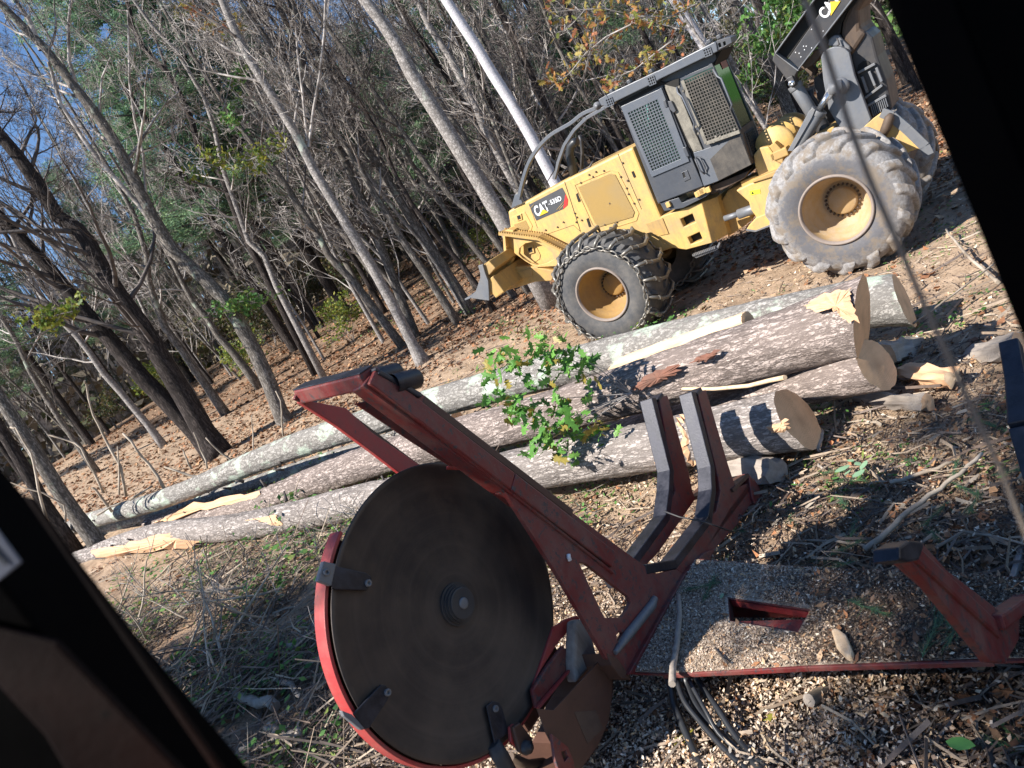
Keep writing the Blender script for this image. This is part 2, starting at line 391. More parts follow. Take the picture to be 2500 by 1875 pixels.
def N_map(nt, v, a, b):
    m_ = N(nt, 'ShaderNodeMapRange'); m_.inputs[1].default_value = a; m_.inputs[2].default_value = b; nt.links.new(v, m_.inputs[0]); return m_.outputs[0]
def m_ground():
    m, nt, b = mat_base('forest_soil'); co = coord(nt)
    n1 = noise(nt, co, .45, 8, .65); n2 = noise(nt, co, 5, 9, .75); n3 = noise(nt, co, 40, 5, .7)
    soil = mix(nt, ramp(nt, n2, [(.3, BW(0)), (.7, BW(1))]), (.11, .070, .045), (.33, .215, .14))
    soil = mix(nt, ramp(nt, n1, [(.42, BW(0)), (.6, BW(.6))]), soil, (.36, .25, .17))
    soil = mix(nt, ramp(nt, n3, [(.35, BW(.6)), (.55, BW(0))]), soil, (.06, .042, .03))
    tc0 = N(nt, 'ShaderNodeTexCoord'); dp = N(nt, 'ShaderNodeVectorMath', operation='DOT_PRODUCT'); nt.links.new(tc0.outputs['Object'], dp.inputs[0]); dp.inputs[1].default_value = (.667, .745, 0)
    wob = N(nt, 'ShaderNodeMath', operation='MULTIPLY_ADD'); nt.links.new(n1, wob.inputs[0]); wob.inputs[1].default_value = 5; nt.links.new(dp.outputs['Value'], wob.inputs[2])
    land = ramp(nt, N_map(nt, wob.outputs[0], 5.5, 20), [(.0, BW(0)), (.16, BW(.85)), (.70, BW(.85)), (.86, BW(0))])
    soil = mix(nt, land, soil, mix(nt, ramp(nt, n2, [(.32, BW(0)), (.66, BW(1))]), (.25, .175, .115), (.55, .41, .29)))
    # far lawn beyond the wood on the right
    tc = N(nt, 'ShaderNodeTexCoord'); sx = N(nt, 'ShaderNodeSeparateXYZ'); nt.links.new(tc.outputs['Object'], sx.inputs[0])
    a = N(nt, 'ShaderNodeMapRange'); a.inputs[1].default_value = 36; a.inputs[2].default_value = 38; nt.links.new(sx.outputs[1], a.inputs[0])
    a2 = N(nt, 'ShaderNodeMapRange'); a2.inputs[1].default_value = 13; a2.inputs[2].default_value = 16; nt.links.new(sx.outputs[0], a2.inputs[0])
    mu = N(nt, 'ShaderNodeMath', operation='MULTIPLY'); nt.links.new(a.outputs[0], mu.inputs[0]); nt.links.new(a2.outputs[0], mu.inputs[1])
    c = mix(nt, mu.outputs[0], soil, mix(nt, n3, (.10, .19, .045), (.17, .28, .07)))
    nt.links.new(c, b.inputs['Base Color']); b.inputs['Roughness'].default_value = .95; b.inputs['Specular IOR Level'].default_value = .15
    bump(nt, b, mix(nt, .5, n2, n3), .9, .04); return m
M['ground'] = m_ground()
def m_deck():
    m, nt, b = mat_base('sawdust_covered_deck'); co = coord(nt)
    n1 = noise(nt, co, 3.2, 8, .7); n2 = noise(nt, co, 70, 5, .75); n0 = noise(nt, co, 1.3, 3)
    c = mix(nt, ramp(nt, n2, [(.35, BW(0)), (.62, BW(1))]), (.24, .185, .14), (.66, .54, .42))
    c2 = mix(nt, ramp(nt, n2, [(.4, BW(0)), (.68, BW(1))]), (.09, .066, .05), (.36, .27, .20))
    c = mix(nt, ramp(nt, n1, [(.42, BW(0)), (.58, BW(1))]), c, c2)
    nt.links.new(c, b.inputs['Base Color']); b.inputs['Roughness'].default_value = .95; bump(nt, b, n2, .8, .015); return m
M['deck_dust'] = m_deck()
# ---------------------------------------------------------------- terrain
def build_ground():
    xs = np.concatenate([-np.geomspace(160, 14, 30), np.linspace(-13.8, 13.8, 230), np.geomspace(14, 160, 30)])
    ys = np.concatenate([np.linspace(-6, .9, 12), np.linspace(1, 22, 230), np.geomspace(22.3, 240, 46)])
    X, Y = np.meshgrid(xs, ys); Z = ground(X, Y); V = np.stack([X, Y, Z], -1).reshape(-1, 3)
    nx, ny = len(xs), len(ys); i, j = np.meshgrid(np.arange(nx - 1), np.arange(ny - 1)); a = (j * nx + i).ravel()
    F = np.stack([a, a + 1, a + nx + 1, a + nx], 1)
    o = fast_mesh('ground', V, F, M['ground'], smooth=True); tag(o, kind='structure')
build_ground()

# ---------------------------------------------------------------- skidder (machine frame: x forward, y towards its left side, z up)
SF = Vector((-.74, .667, .07)).normalized(); SL = Vector((0, 0, 1)).cross(SF).normalized(); SU = SF.cross(SL)
SC = -10.25
SO = pl(1469, 720, SL, SC)                       # centre of the front wheel's outer face
SR = Matrix((SF, SL, SU)).transposed()
def SP(px, py, y=0.0):
    P = pl(px, py, SL, SC + y) - SO; return Vector((P.dot(SF), y, P.dot(SU)))
def zs(pts, ox, oy, s): return [(ox + x * s, oy + y * s) for x, y in pts]
ZD = lambda *p: zs(p, 1130, 420, 350 / 1708)      # hood detail crop
ZE = lambda *p: zs(p, 1480, 80, 420 / 1659)       # cab crop
Z1 = lambda *p: zs(p, 1130, 60, 650 / 1348)
Z2 = lambda *p: zs(p, 1600, 0, 800 / 1896)
ZG = lambda *p: zs(p, 1860, 0, 440 / 2028)
ZR = lambda *p: zs(p, 1840, 280, 440 / 1738)
ZW = lambda *p: zs(p, 1300, 500, 400 / 1896)

sk = empty('log_skidder', SO, SR)
tag(sk, 'yellow articulated log skidder with dark grey cab and a chained front tyre', 'skidder')
def pan(name, mat, px, y, th, parent=sk, holes=(), bev=.006):
    m = MB(); m.prism([SP(*p, y) for p in px], (0, -th, 0), [[SP(*p, y) for p in h] for h in holes])
    return m.build(name, M[mat] if isinstance(mat, str) else mat, parent, bev)
YH = -.95; YC = -.88; FARY = -2.35

# hood
hood_px = ZD((535, 470), (1205, 105)) + Z1((860, 620), (1003, 972)) + [(1660, 600), (1500, 655), (1357, 690), (1306, 655)] + ZD((830, 1110), (590, 960), (570, 690))
hood = pan('hood', 'yellow', hood_px, YH, 1.36, bev=.03)
# frame under hood/cab
frame = pan('front_frame', 'yellow', Z1((1003, 972), (1210, 900), (1262, 1105), (1130, 1140), (1060, 1130), (960, 1060)), YH + .02, 1.4, bev=.012,
            holes=[Z1((1100, 985), (1162, 957), (1178, 1000), (1118, 1025)), Z1((1138, 1078), (1198, 1050), (1215, 1090), (1155, 1112))])
m = MB()   # angled corner of the frame
pts = [SP(*p, YH + .02) for p in Z1((1210, 900), (1262, 1105))]; q = [SP(*p, YH - .25) for p in Z1((1287, 872), (1345, 1062))]
base = pts + [q[1], q[0]]
m.add(base + [p + Vector((0, -.9, 0)) for p in base], [(0, 1, 2, 3), (4, 5, 6, 7), (0, 3, 7, 4), (1, 2, 6, 5), (2, 3, 7, 6), (0, 1, 5, 4)])
m.build('frame_corner', M['yellow'], sk, .008)
pan('frame_recess', 'pit', Z1((1095, 975), (1215, 930), (1240, 1085), (1130, 1120)), YH - .10, .05)
fp = pan('frame_plate', 'yellow_dirty', Z1((925, 1010), (1010, 980), (1042, 1060), (1000, 1068), (965, 1060)), YH + .035, .01, bev=.002)
# decals
dec = pan('side_decal', 'decal_dark', ZD((785, 390), (1182, 185), (1222, 262), (1195, 440), (875, 580)), YH + .006, .004, bev=0)
pan('red_stripe', 'red_decal', ZD((1222, 262), (1250, 330), (1245, 395), (1195, 440)), YH + .007, .004, dec, bev=0)
def text(body, p0, xvec, yvec, mat, parent, bold=.0, name='lettering'):
    """lettering whose box spans exactly from p0 along xvec and yvec"""
    cu = bpy.data.curves.new('lettering', 'FONT'); cu.body = body; cu.size = 1; cu.offset = bold; cu.space_character = .95 + bold * 2
    t = bpy.data.objects.new('tmp', cu); COL.objects.link(t); dg = bpy.context.evaluated_depsgraph_get()
    me = bpy.data.meshes.new_from_object(t.evaluated_get(dg)); bpy.data.objects.remove(t)
    xs = [v.co.x for v in me.vertices]; ys = [v.co.y for v in me.vertices]; x0, x1, y0, y1 = min(xs), max(xs), min(ys), max(ys)
    xv, yv, p0 = Vector(xvec), Vector(yvec), Vector(p0)
    for v in me.vertices: v.co = p0 + xv * ((v.co.x - x0) / (x1 - x0)) + yv * ((v.co.y - y0) / (y1 - y0))
    me.materials.clear(); me.materials.append(M[mat]); me.name = name
    o = bpy.data.objects.new(name, me); COL.objects.link(o); o.parent = parent; return o
a, b, c = SPs = [SP(*p, YH + .012) for p in ZD((878, 535), (1040, 455), (832, 418))]
text('CAT', a, b - a, c - a, 'white', dec, .03)
a, b, c = [SP(*p, YH + .012) for p in ZD((1050, 392), (1180, 336), (1031, 338))]
text('535D', a, b - a, c - a, 'white', dec, .02)
pan('dash', 'white', ZD((1020, 383), (1036, 376), (1038, 382), (1022, 389)), YH + .009, .003, dec, bev=0)
pan('logo_triangle', 'logo_yellow', ZD((950, 442), (1018, 476), (908, 526)), YH + .0165, .003, dec, bev=0)
for ln in ([(1120, 450), (1205, 350)], [(1150, 445), (1205, 385)], [(800, 440), (850, 380)]):
    p = ZD(*ln); m = MB(); m.tube([SP(*p[0], YH + .009), SP(*p[1], YH + .009)], .004, 4); m.build('scratch', M['yellow'], dec)
# grille with frame
gr = pan('engine_grille', 'perf', Z1((583, 822), (745, 755), (770, 760), (868, 950), (860, 975), (690, 1025), (668, 1005)), YH + .012, .01, bev=.002)
def edge(parent, px, y, r=.006, mat='yellow_dirty', closed=True, name='seam'):
    m = MB(); P = [SP(*p, y) for p in px]
    if closed: P = P + [P[0]]
    for a, b in zip(P, P[1:]): m.bar(a, b, r * 2, r * 1.6, (0, 1, 0))
    return m.build(name, M[mat], parent)
edge(gr, Z1((565, 812), (745, 738), (785, 748), (890, 955), (878, 992), (690, 1050), (655, 1012)), YH + .004, .006, 'yellow')
edge(sk, Z1((515, 795), (595, 1045)), YH + .0, .005, 'pit', False, 'panel_gap')
edge(sk, Z1((335, 905), (378, 1030)), YH + .0, .003, 'pit', False, 'panel_gap')
edge(sk, Z1((785, 655), (905, 935)), YH + .0, .004, 'pit', False, 'panel_gap')
edge(sk, Z1((425, 1062), (560, 1015), (600, 1052)), YH + .0, .003, 'pit', False, 'panel_gap')
for px in (((572, 860), (582, 852), (594, 893), (584, 899)), ((625, 985), (634, 980), (647, 1022), (638, 1026)), ((853, 746), (862, 742), (874, 770), (865, 776))):
    pan('hinge_slot', 'pit', Z1(*px), YH + .012, .02, bev=0)
m = MB()
for (x, y) in [(598, 800), (660, 770), (715, 740), (800, 770), (830, 828), (840, 858), (868, 905), (893, 885), (568, 955), (578, 975), (480, 1025), (420, 1040), (510, 1000), (575, 1000), (603, 990), (640, 760), (675, 745), (810, 700), (835, 790),
               (1060, 990), (1185, 930), (1105, 960), (1090, 1055), (1035, 995), (990, 1065), (1130, 1120), (1055, 1100), (1220, 1020), (745, 905), (720, 1012), (780, 1000)]:
    c = SP(*Z1((x, y))[0], YH + .0); m.lathe([(-.01, .016), (.014, .016), (.018, .008), (.018, 0)], c, (0, 1, 0), 8)
m.build('bolts', M['steel_brown'], sk)
# front latch panel
fpn = pan('front_access_panel', 'yellow', ZD((572, 545), (735, 470), (828, 640), (812, 705), (640, 735)), YH + .008, .01, bev=.004)
pan('vent', 'perf', ZD((608, 628), (745, 576), (790, 665), (778, 685), (645, 730)), YH + .014, .008, fpn, bev=0)
def latch(cx, cy, parent, s=1):
    q = ZD((cx - 38 * s, cy - 30 * s), (cx + 28 * s, cy - 52 * s), (cx + 42 * s, cy + 22 * s), (cx - 22 * s, cy + 42 * s))
    l = pan('latch', 'yellow', q, YH + .025, .012, parent, bev=.004)
    q = ZD((cx - 22 * s, cy - 20 * s), (cx + 15 * s, cy - 33 * s), (cx + 26 * s, cy + 12 * s), (cx - 10 * s, cy + 24 * s))
    pan('latch_recess', 'pit', q, YH + .028, .004, l, bev=0); return l
latch(665, 545, fpn)
# push frame plate with opening
pf = pan('blade_frame_plate', 'yellow', ZD((598, 755), (905, 778), (1225, 925), (1205, 990), (1115, 1120), (860, 1135), (740, 1060), (612, 965)), YH + .16, .06,
         holes=[ZD((668, 980), (675, 910), (745, 850), (850, 828), (912, 860), (985, 900), (1060, 960), (1085, 1040), (1000, 1085), (890, 1112), (800, 1085), (715, 1030))], bev=.008)
lt = latch(800, 935, sk, 1.2); 
for o in [lt] + list(lt.children): pass
edge(sk, ZD((870, 880), (925, 990), (915, 1035), (850, 1080)), YH + .003, .003, 'pit', False, 'panel_gap')
pan('front_column', 'yellow', ZD((470, 715), (500, 730), (518, 935), (487, 945)), YH + .17, .28, bev=.006)
pan('column_web', 'yellow_dirty', ZD((500, 742), (604, 762), (612, 962), (518, 940)), YH + .05, .06, bev=.006)
m = MB(); st = [SP(*p, YH + .17) for p in ZD((470, 712), (930, 770), (1225, 920))]
m.bar(st[0], st[1], .26, .045, (0, 0, 1)); m.bar(st[1], st[2], .26, .04, (0, 0, 1))
# serrated tread on the step
for A_, B_ in ((st[0], st[1]), (st[1], st[2])):
    n = 16 if A_ is st[0] else 12
    for i in range(n):
        c = A_.lerp(B_, (i + .5) / n); m.box(c + Vector((0, .10, .03)), (.022, .04, .03)); m.box(c + Vector((0, -.10, .03)), (.022, .04, .03))
m.build('serrated_step', M['yellow_dirty'], sk)
pan('front_cap', 'yellow', ZD((480, 708), (545, 683), (602, 695), (598, 715), (500, 728)), YH + .17, .3, bev=.004)

# blade: cross-section extruded over the width
Yb = -.12
sec = [SP(*p, Yb) for p in ZD((180, 1118), (235, 1103), (262, 1200), (300, 1300), (308, 1420), (311, 1532), (75, 1500), (150, 1430), (208, 1260), (205, 1200))]
m = MB(); m.prism(sec, (0, -.05, 0)); ep = m.build('blade_end_plate', M['steel'], None, .004)
bl = MB(); bsec = [SP(*p, Yb - .05) for p in ZD((205, 1125), (245, 1115), (290, 1260), (322, 1330), (330, 1470), (200, 1470), (230, 1380), (235, 1240))]
bl.prism(bsec, (0, -2.9, 0)); blade = bl.build('dozer_blade', M['yellow_dirty'], sk, .006); ep.parent = blade
m = MB(); tp = SP(*ZD((250, 1150))[0], Yb - .05); m.box(tp + Vector((-.10, -1.45, -.03)), (.22, 2.9, .17), Matrix.Rotation(.35, 3, 'Y')); m.build('top_beam', M['yellow_dirty'], blade, .015)
tp = SP(*ZD((310, 1400))[0], Yb - .05); m = MB(); m.box(tp + Vector((-.13, -1.45, 0)), (.24, 2.9, .34), Matrix.Rotation(.2, 3, 'Y')); m.build('lower_beam', M['yellow_dirty'], blade, .02)
m = MB(); a = SP(*ZD((75, 1500))[0], Yb); m.bar(a + Vector((.03, 0, .0)), a + Vector((.03, -2.95, 0)), .16, .03, (0, 0, 1)); m.build('cutting_edge', M['steel'], blade, .004)
pan('push_arm', 'yellow_dirty', ZD((330, 1250), (600, 1130), (850, 1128), (1110, 1180), (1060, 1300), (860, 1310), (640, 1380), (320, 1470)), YH + .12, .16, blade, bev=.02)
pan('push_arm_plate', 'yellow_dirty', ZD((660, 1190), (820, 1150), (830, 1240), (665, 1285)), YH + .135, .014, blade, bev=.004)
m = MB(); m.tube([SP(*p, YH + .05) for p in ZD((300, 1260), (470, 1160), (560, 1085), (600, 1010))], [.06, .06, .05, .04], 12); m.build('lift_cylinder', M['yellow_dirty'], blade)
pan('far_push_arm', 'yellow_dirty', ZD((330, 1250), (600, 1130), (850, 1128), (1110, 1180), (1060, 1300), (860, 1310), (640, 1380), (320, 1470)), -2.2, .16, blade, bev=.02)

# cab
cab = empty('cab'); cab.parent = sk
SPE = lambda y, *p: [SP(*q, y) for q in ZE(*p)]
W = 1.44
def cpan(name, mat, y, th, pts, holes=(), bev=.005, parent=None):
    m = MB(); m.prism(SPE(y, *pts), (0, -th, 0), [SPE(y, *h) for h in holes]); return m.build(name, M[mat], parent or cab, bev)
def taper(o, y0, xf, xr, wr):   # far side narrows towards the rear: width wr at x = xr, full width at x = xf
    for v in o.data.vertices:
        if v.co.y < y0 - .5:
            t = max(0, min(1, (xf - v.co.x) / (xf - xr))); v.co.y += ((y0 - wr) - v.co.y) * t
    return o
def far(o, dy):        # the same panel on the machine's other side
    c = o.copy(); COL.objects.link(c); c.location = (0, dy, 0); return c
# side skins (both sides), leaving the rear corner window open
skin_pts = ((150, 700), (560, 490), (700, 440), (1000, 310), (1310, 1000), (1395, 1275), (1085, 1430), (935, 1488), (500, 1650))
s1 = cpan('cab_side', 'cab_dark', YC, .05, skin_pts)
XF = SPE(YC, (150, 700))[0].x; XR = SPE(YC, (1300, 900))[0].x; WR = .66
pf_ = [Vector((p.x, YC - W + (W - WR) * max(0, min(1, (XF - p.x) / (XF - XR))), p.z)) for p in SPE(YC, *((150, 700), (560, 490), (700, 440), (1000, 310), (1310, 1000), (1395, 1275), (1085, 1430), (500, 1650)))]
m = MB(); m.prism(pf_, (0, -.04, 0)); m.build('cab_side', M['cab_dark'], cab)
fl = taper(cpan('cab_floor', 'cab_dark', YC - .055, W - .05, ((475, 1560), (1365, 1220), (1385, 1275), (505, 1645))), YC, XF, XR, WR - .02)
cpan('cab_front', 'cab_dark', YC - .05, W - .05, ((150, 700), (185, 690), (525, 1640), (500, 1650)))
cpan('cab_interior', 'pit', YC - .06, .02, ((230, 720), (980, 350), (1290, 990), (540, 1500)))
# rear face: lower wall with louvre, window glass above, corner pillars
def rface(name, mat, quad_near, w0, w1, th=.03, off=0.0):
    a, b = SPE(YC - .01, *quad_near); A0 = a + Vector((-off, -w0, 0)); B0 = b + Vector((-off, -w0, 0)); A1 = a + Vector((-off, -w1, 0)); B1 = b + Vector((-off, -w1, 0))
    m = MB(); m.prism([A0, B0, B1, A1], (th, 0, 0)); return m.build(name, M[mat], cab, .004)
rface('rear_wall', 'steel_brown', ((1288, 930), (1396, 1272)), 0, WR)
lv = rface('rear_louvre', 'cab_soot', ((1305, 985), (1380, 1215)), .12, WR - .12, .02, .015)
m = MB(); a, b = SPE(YC, (1308, 995), (1377, 1205))
for i in range(9):
    p = a.lerp(b, (i + .5) / 9) + Vector((-.02, 0, 0)); m.bar(p + Vector((0, -.16, 0)), p + Vector((0, -WR + .16, 0)), .02, .022)
m.build('slat', M['pit'], lv)
rface('rear_window', 'glass', ((1030, 320), (1285, 925)), .05, WR - .05, .006, .0)
rface('window_sticker', 'red_decal', ((1030, 310), (1058, 385)), .3, WR - .1, .003, .006).data.materials[0] = plain('faded_orange_sticker', (.30, .10, .06), .6)
for w_ in (.0, WR - .05):
    m = MB(); a, b = SPE(YC - .02 - w_, (1005, 300), (1290, 940)) if False else SPE(YC - .02, (1005, 290), (1290, 935))
    m.bar(a + Vector((0, -w_, 0)), b + Vector((0, -w_, 0)), .05, .05, (0, 1, 0)); m.build('corner_pillar', M['cab_dark'], cab, .004)
# roof
YR = YC + .12
roof = cpan('roof', 'cab_panel', YR, W + .20, ((0, 600), (480, 372), (495, 368), (1040, 88), (1060, 95), (1075, 180), (1050, 192), (515, 448), (470, 480), (90, 665), (60, 700)), bev=.012); taper(roof, YR, XF, XR + .3, .62)
ext = cpan('roof_guard_rear', 'cab_dark', YR - .02, .25, ((1060, 80), (1140, 52), (1200, 42), (1212, 95), (1090, 165), (1075, 180)), holes=[((1078, 105), (1100, 95), (1112, 135), (1090, 145)), ((1125, 90), (1148, 80), (1155, 118), (1135, 128))], bev=.006, parent=roof)
ext = cpan('roof_guard_front', 'cab_panel', YR - .01, W + .22, ((-75, 645), (0, 600), (60, 700), (20, 710), (-50, 700)), bev=.006, parent=roof)
def rgrid(cx, cy, parent, w=62, h=74, sk_=(.9, -.42)):
    # small square-holed vent: dark plate with bars
    ux, uy = w, -w * .42; vx, vy = h * .33, h
    c = [(cx, cy), (cx + ux, cy + uy), (cx + ux + vx, cy + uy + vy), (cx + vx, cy + vy)]
    g = cpan('roof_vent', 'pit', YR + .004, .004, c, bev=0, parent=parent); m = MB()
    for i in range(4):
        f = i / 3; a = SPE(YR + .008, (cx + ux * f, cy + uy * f), (cx + ux * f + vx, cy + uy * f + vy)); m.bar(a[0], a[1], .012, .012, (0, 1, 0))
        a = SPE(YR + .009, (cx + vx * f, cy + vy * f), (cx + ux + vx * f, cy + uy + vy * f)); m.bar(a[0], a[1], .012, .012, (0, 1, 0))
    m.build('vent_grid', M['cab_panel'], g)
rgrid(395, 438, roof); rgrid(932, 165, roof, 68, 70); rgrid(-8, 645, roof, 60, 68)
for p in ((230, 480), (440, 380), (1000, 95), (1095, 50), (60, 570)):
    m = MB(); c = SPE(YR - .1, p)[0]; m.box(c + Vector((0, 0, .02)), (.06, .08, .05)); m.build('roof_bracket', M['cab_dark'], roof, .008)
cpan('upper_cab_body', 'pit', YC - .03, .62, ((90, 668), (515, 450), (1050, 195), (1110, 172), (1035, 330), (740, 480), (560, 510), (150, 712)), bev=0)
cpan('roof_side_liner', 'cab_dark', YC - .02, .03, ((95, 672), (515, 452), (1050, 197), (1060, 250), (1000, 330), (740, 470), (555, 505), (150, 710)), bev=0)  # dark grey panel closing the gap between roof edge and cab side
cpan('roof_liner', 'pit', YC + .02, .06, ((100, 690), (520, 470), (560, 480), (700, 440), (700, 520), (560, 520), (540, 500), (150, 700)), bev=0)
# door
door = cpan('door', 'cab_dark', YC + .05, .05, ((138, 712), (505, 545), (540, 520), (560, 570), (935, 1478), (510, 1640), (495, 1640)), bev=.008)
hole = ((205, 770), (495, 635), (725, 1215), (445, 1335))
cpan('door_guard_frame', 'cab_panel', YC + .075, .03, ((140, 715), (500, 552), (530, 530), (800, 1240), (440, 1392)), holes=[hole], bev=.008, parent=door)
cpan('door_window', 'window', YC + .058, .006, hole, bev=0, parent=door)
def grid(name, quad, nx, ny, y, r, mat, parent, z=0):
    q = [Vector((*p, 0)) for p in quad]; m = MB()
    for i in range(nx + 1):
        f = i / nx; a = q[0].lerp(q[1], f); b = q[3].lerp(q[2], f); P = SPE(y, a[:2], b[:2]); m.bar(P[0], P[1], r * 2, r * 2, (0, 1, 0))
    for i in range(ny + 1):
        f = i / ny; a = q[0].lerp(q[3], f); b = q[1].lerp(q[2], f); P = SPE(y + .002, a[:2], b[:2]); m.bar(P[0], P[1], r * 2, r * 2, (0, 1, 0))
    return m.build(name, M[mat], parent)
grid('door_mesh', hole, 11, 21, YC + .066, .0065, 'cab_panel', door)
wst = MB(); 
for l in (((385, 690), (408, 820), (400, 910)), ((402, 690), (398, 800), (412, 910))):
    wst.tube(SPE(YC + .0640, *l), .004, 5)
wst.build('wiper', M['glass'], door).data.materials[0] = plain('teal_strap', (.12, .38, .33), .5)
cpan('door_handle_plate', 'cab_dark', YC + .062, .014, ((725, 1350), (780, 1325), (812, 1408), (752, 1436)), holes=[((732, 1352), (752, 1342), (766, 1392), (748, 1402))], bev=.003, parent=door)
cpan('handle_recess', 'pit', YC + .056, .004, ((730, 1350), (755, 1340), (770, 1395), (746, 1404)), bev=0, parent=door)
cpan('door_gap', 'pit', YC + .02, .02, ((560, 540), (600, 560), (700, 820), (800, 1060), (840, 1170), (960, 1480), (925, 1500), (780, 1130), (600, 700)), bev=0)
cpan('hinge', 'cab_dark', YC + .09, .05, ((548, 655), (570, 650), (590, 715), (566, 722)), parent=door)
cpan('hinge', 'cab_dark', YC + .09, .05, ((735, 1110), (765, 1100), (800, 1190), (770, 1200)), parent=door)
cpan('hinge_cover', 'cab_dark', YC + .07, .05, ((590, 660), (630, 660), (675, 755), (650, 775), (610, 740)), bev=.01)
# middle pillar (muddy)
cpan('side_pillar', 'cab_mud', YC + .03, .04, ((555, 500), (680, 530), (720, 620), (850, 940), (930, 1130), (840, 1150), (770, 1010), (610, 640)))
cpan('pillar_seam', 'yellow_dirty', YC + .036, .006, ((612, 770), (620, 765), (750, 1070), (742, 1075)), bev=0)
lower = cpan('lower_side_panel', 'cab_panel', YC + .035, .04, ((840, 1155), (930, 1130), (1180, 1035), (1290, 985), (1398, 1272), (1085, 1428), (940, 1480)))
cpan('sooty_patch', 'cab_soot', YC + .040, .006, ((1185, 1040), (1290, 992), (1396, 1270), (1082, 1424), (1002, 1220)), bev=0, parent=lower)
m = MB(); m.tube([SPE(YC + y, p)[0] for p, y in (((868, 1195), .04), ((860, 1225), .09), ((905, 1330), .09), ((950, 1362), .09), ((964, 1350), .04), ((950, 1290), .08), ((905, 1210), .08), ((868, 1195), .04))], .012, 6); m.build('grab_handle', M['cab_dark'], lower)
# rear side window mesh, standing proud
cpan('side_window', 'window', YC + .012, .012, ((740, 455), (1020, 330), (1275, 945), (960, 1040)), bev=0)
gq = ((750, 470), (1020, 350), (1280, 940), (970, 1055))
rm = grid('window_mesh', gq, 11, 20, YC + .075, .0075, 'cab_soot', cab)
edge2 = MB(); P = SPE(YC + .07, (735, 460), (965, 1065), (1290, 950)); edge2.bar(P[0], P[1], .05, .03, (0, 1, 0)); edge2.bar(P[1], P[2], .05, .05, (0, 1, 0)); edge2.build('mesh_frame', M['cab_mud'], rm, .004)
for pts in (((680, 525), (690, 580), (735, 620), (850, 870), (845, 930), (880, 995)), ((1030, 350), (1070, 420), (1108, 440), (1212, 690), (1200, 745))):
    m = MB(); ys = [.04, .10, .13, .13, .10, .04][:len(pts)]; m.tube([SPE(YC + .03 + y, p)[0] for p, y in zip(pts, ys)], .014, 7); m.build('grab_rail', M['cab_panel'], cab)
m = MB()
for p in ((705, 520), (745, 560), (870, 905), (870, 950), (890, 970), (960, 1060), (1040, 1050), (1060, 1000), (1100, 1000), (1160, 990), (1240, 930)):
    m.box(SPE(YC + .08, p)[0], (.03, .04, .03))
m.build('mesh_bolt', M['cab_mud'], cab, .004)
# cab mounts
cpan('cab_mount_skirt', 'cab_dark', YC + .02, .3, ((520, 1645), (700, 1590), (730, 1640), (870, 1590), (880, 1540), (985, 1500), (1000, 1550), (960, 1580), (740, 1690), (560, 1720)), bev=.004)
cpan('cab_underside', 'steel_brown', YC - .1, 1.2, ((1000, 1480), (1380, 1330), (1340, 1400), (1090, 1530), (1010, 1560)), bev=.01)
m = MB()
for p in ((880, 1555), (905, 1540), (925, 1530), (940, 1520), (985, 1512), (600, 1655)): m.box(SPE(YC + .04, p)[0], (.07, .05, .08))
m.build('mount_bolt', M['yellow'], cab, .004)

# guard bars sweeping from the roof down to the nose
def sweep(y, pts, r, name='brush_guard_bar'):
    P = [SP(*p, y) for p in Z1(*pts)]; m = MB(); Q = []
    for i in range(len(P) - 1):
        for k in range(4):
            t = k / 4; p0 = P[max(i - 1, 0)]; p1 = P[i]; p2 = P[i + 1]; p3 = P[min(i + 2, len(P) - 1)]
            Q.append(.5 * ((2 * p1) + (p2 - p0) * t + (2 * p0 - 5 * p1 + 4 * p2 - p3) * t * t + (3 * p1 - p0 - 3 * p2 + p3) * t ** 3))
    Q.append(P[-1])
    for a, b in zip(Q, Q[1:]): m.bar(a, b + (b - a) * .12, .055, .075, (0, 1, 0))
    return m.build(name, M['cab_panel'], sk, .004)
nb = [(688, 418), (610, 450), (545, 500), (450, 555), (385, 620), (335, 700), (305, 790), (285, 880)]
b1 = sweep(YH + .02, nb, .03)
P = [SP(*p, YH + .02) for p in Z1(*nb)]; m = MB(); far_pts = [p + Vector((0, -1.3, 0)) for p in P]
for i in range(len(far_pts) - 1): m.bar(far_pts[i], far_pts[i + 1], .055, .075, (0, 1, 0))
m.build('brush_guard_bar', M['cab_panel'], sk, .004)
pan('guard_foot', 'cab_panel', Z1((262, 862), (283, 855), (302, 905), (244, 930)), YH + .04, .04, bev=.004)
m = MB(); c = SP(*Z1((680, 412))[0], YH + .06); m.lathe([(-.03, .06), (.01, .06), (.015, .03), (.03, .03), (.032, 0)], c, (0, 1, 0), 16); m.build('guard_pivot', M['steel'], sk)
ex = MB(); yx = YH - .45
ex.tube([SP(*p, yx) for p in Z1((566, 765), (548, 700), (540, 650), (546, 615), (565, 595), (582, 592))], [.078, .076, .072, .072, .07, .066], 16); ex.build('exhaust_stack', M['hose'], sk)
m = MB(); m.tube([SP(*p, yx - .25) for p in Z1((600, 740), (605, 650), (600, 590), (590, 560))], .03, 8); m.build('intake_pipe', M['steel_dark'], sk)
m = MB(); m.tube([SP(*p, YH - .3) for p in Z1((408, 802), (425, 800), (465, 735), (470, 700))], .009, 5); m.tube([SP(*p, YH - .3) for p in Z1((590, 745), (640, 725), (660, 690))], .02, 6); m.build('hood_loop', M['steel_dark'], sk)

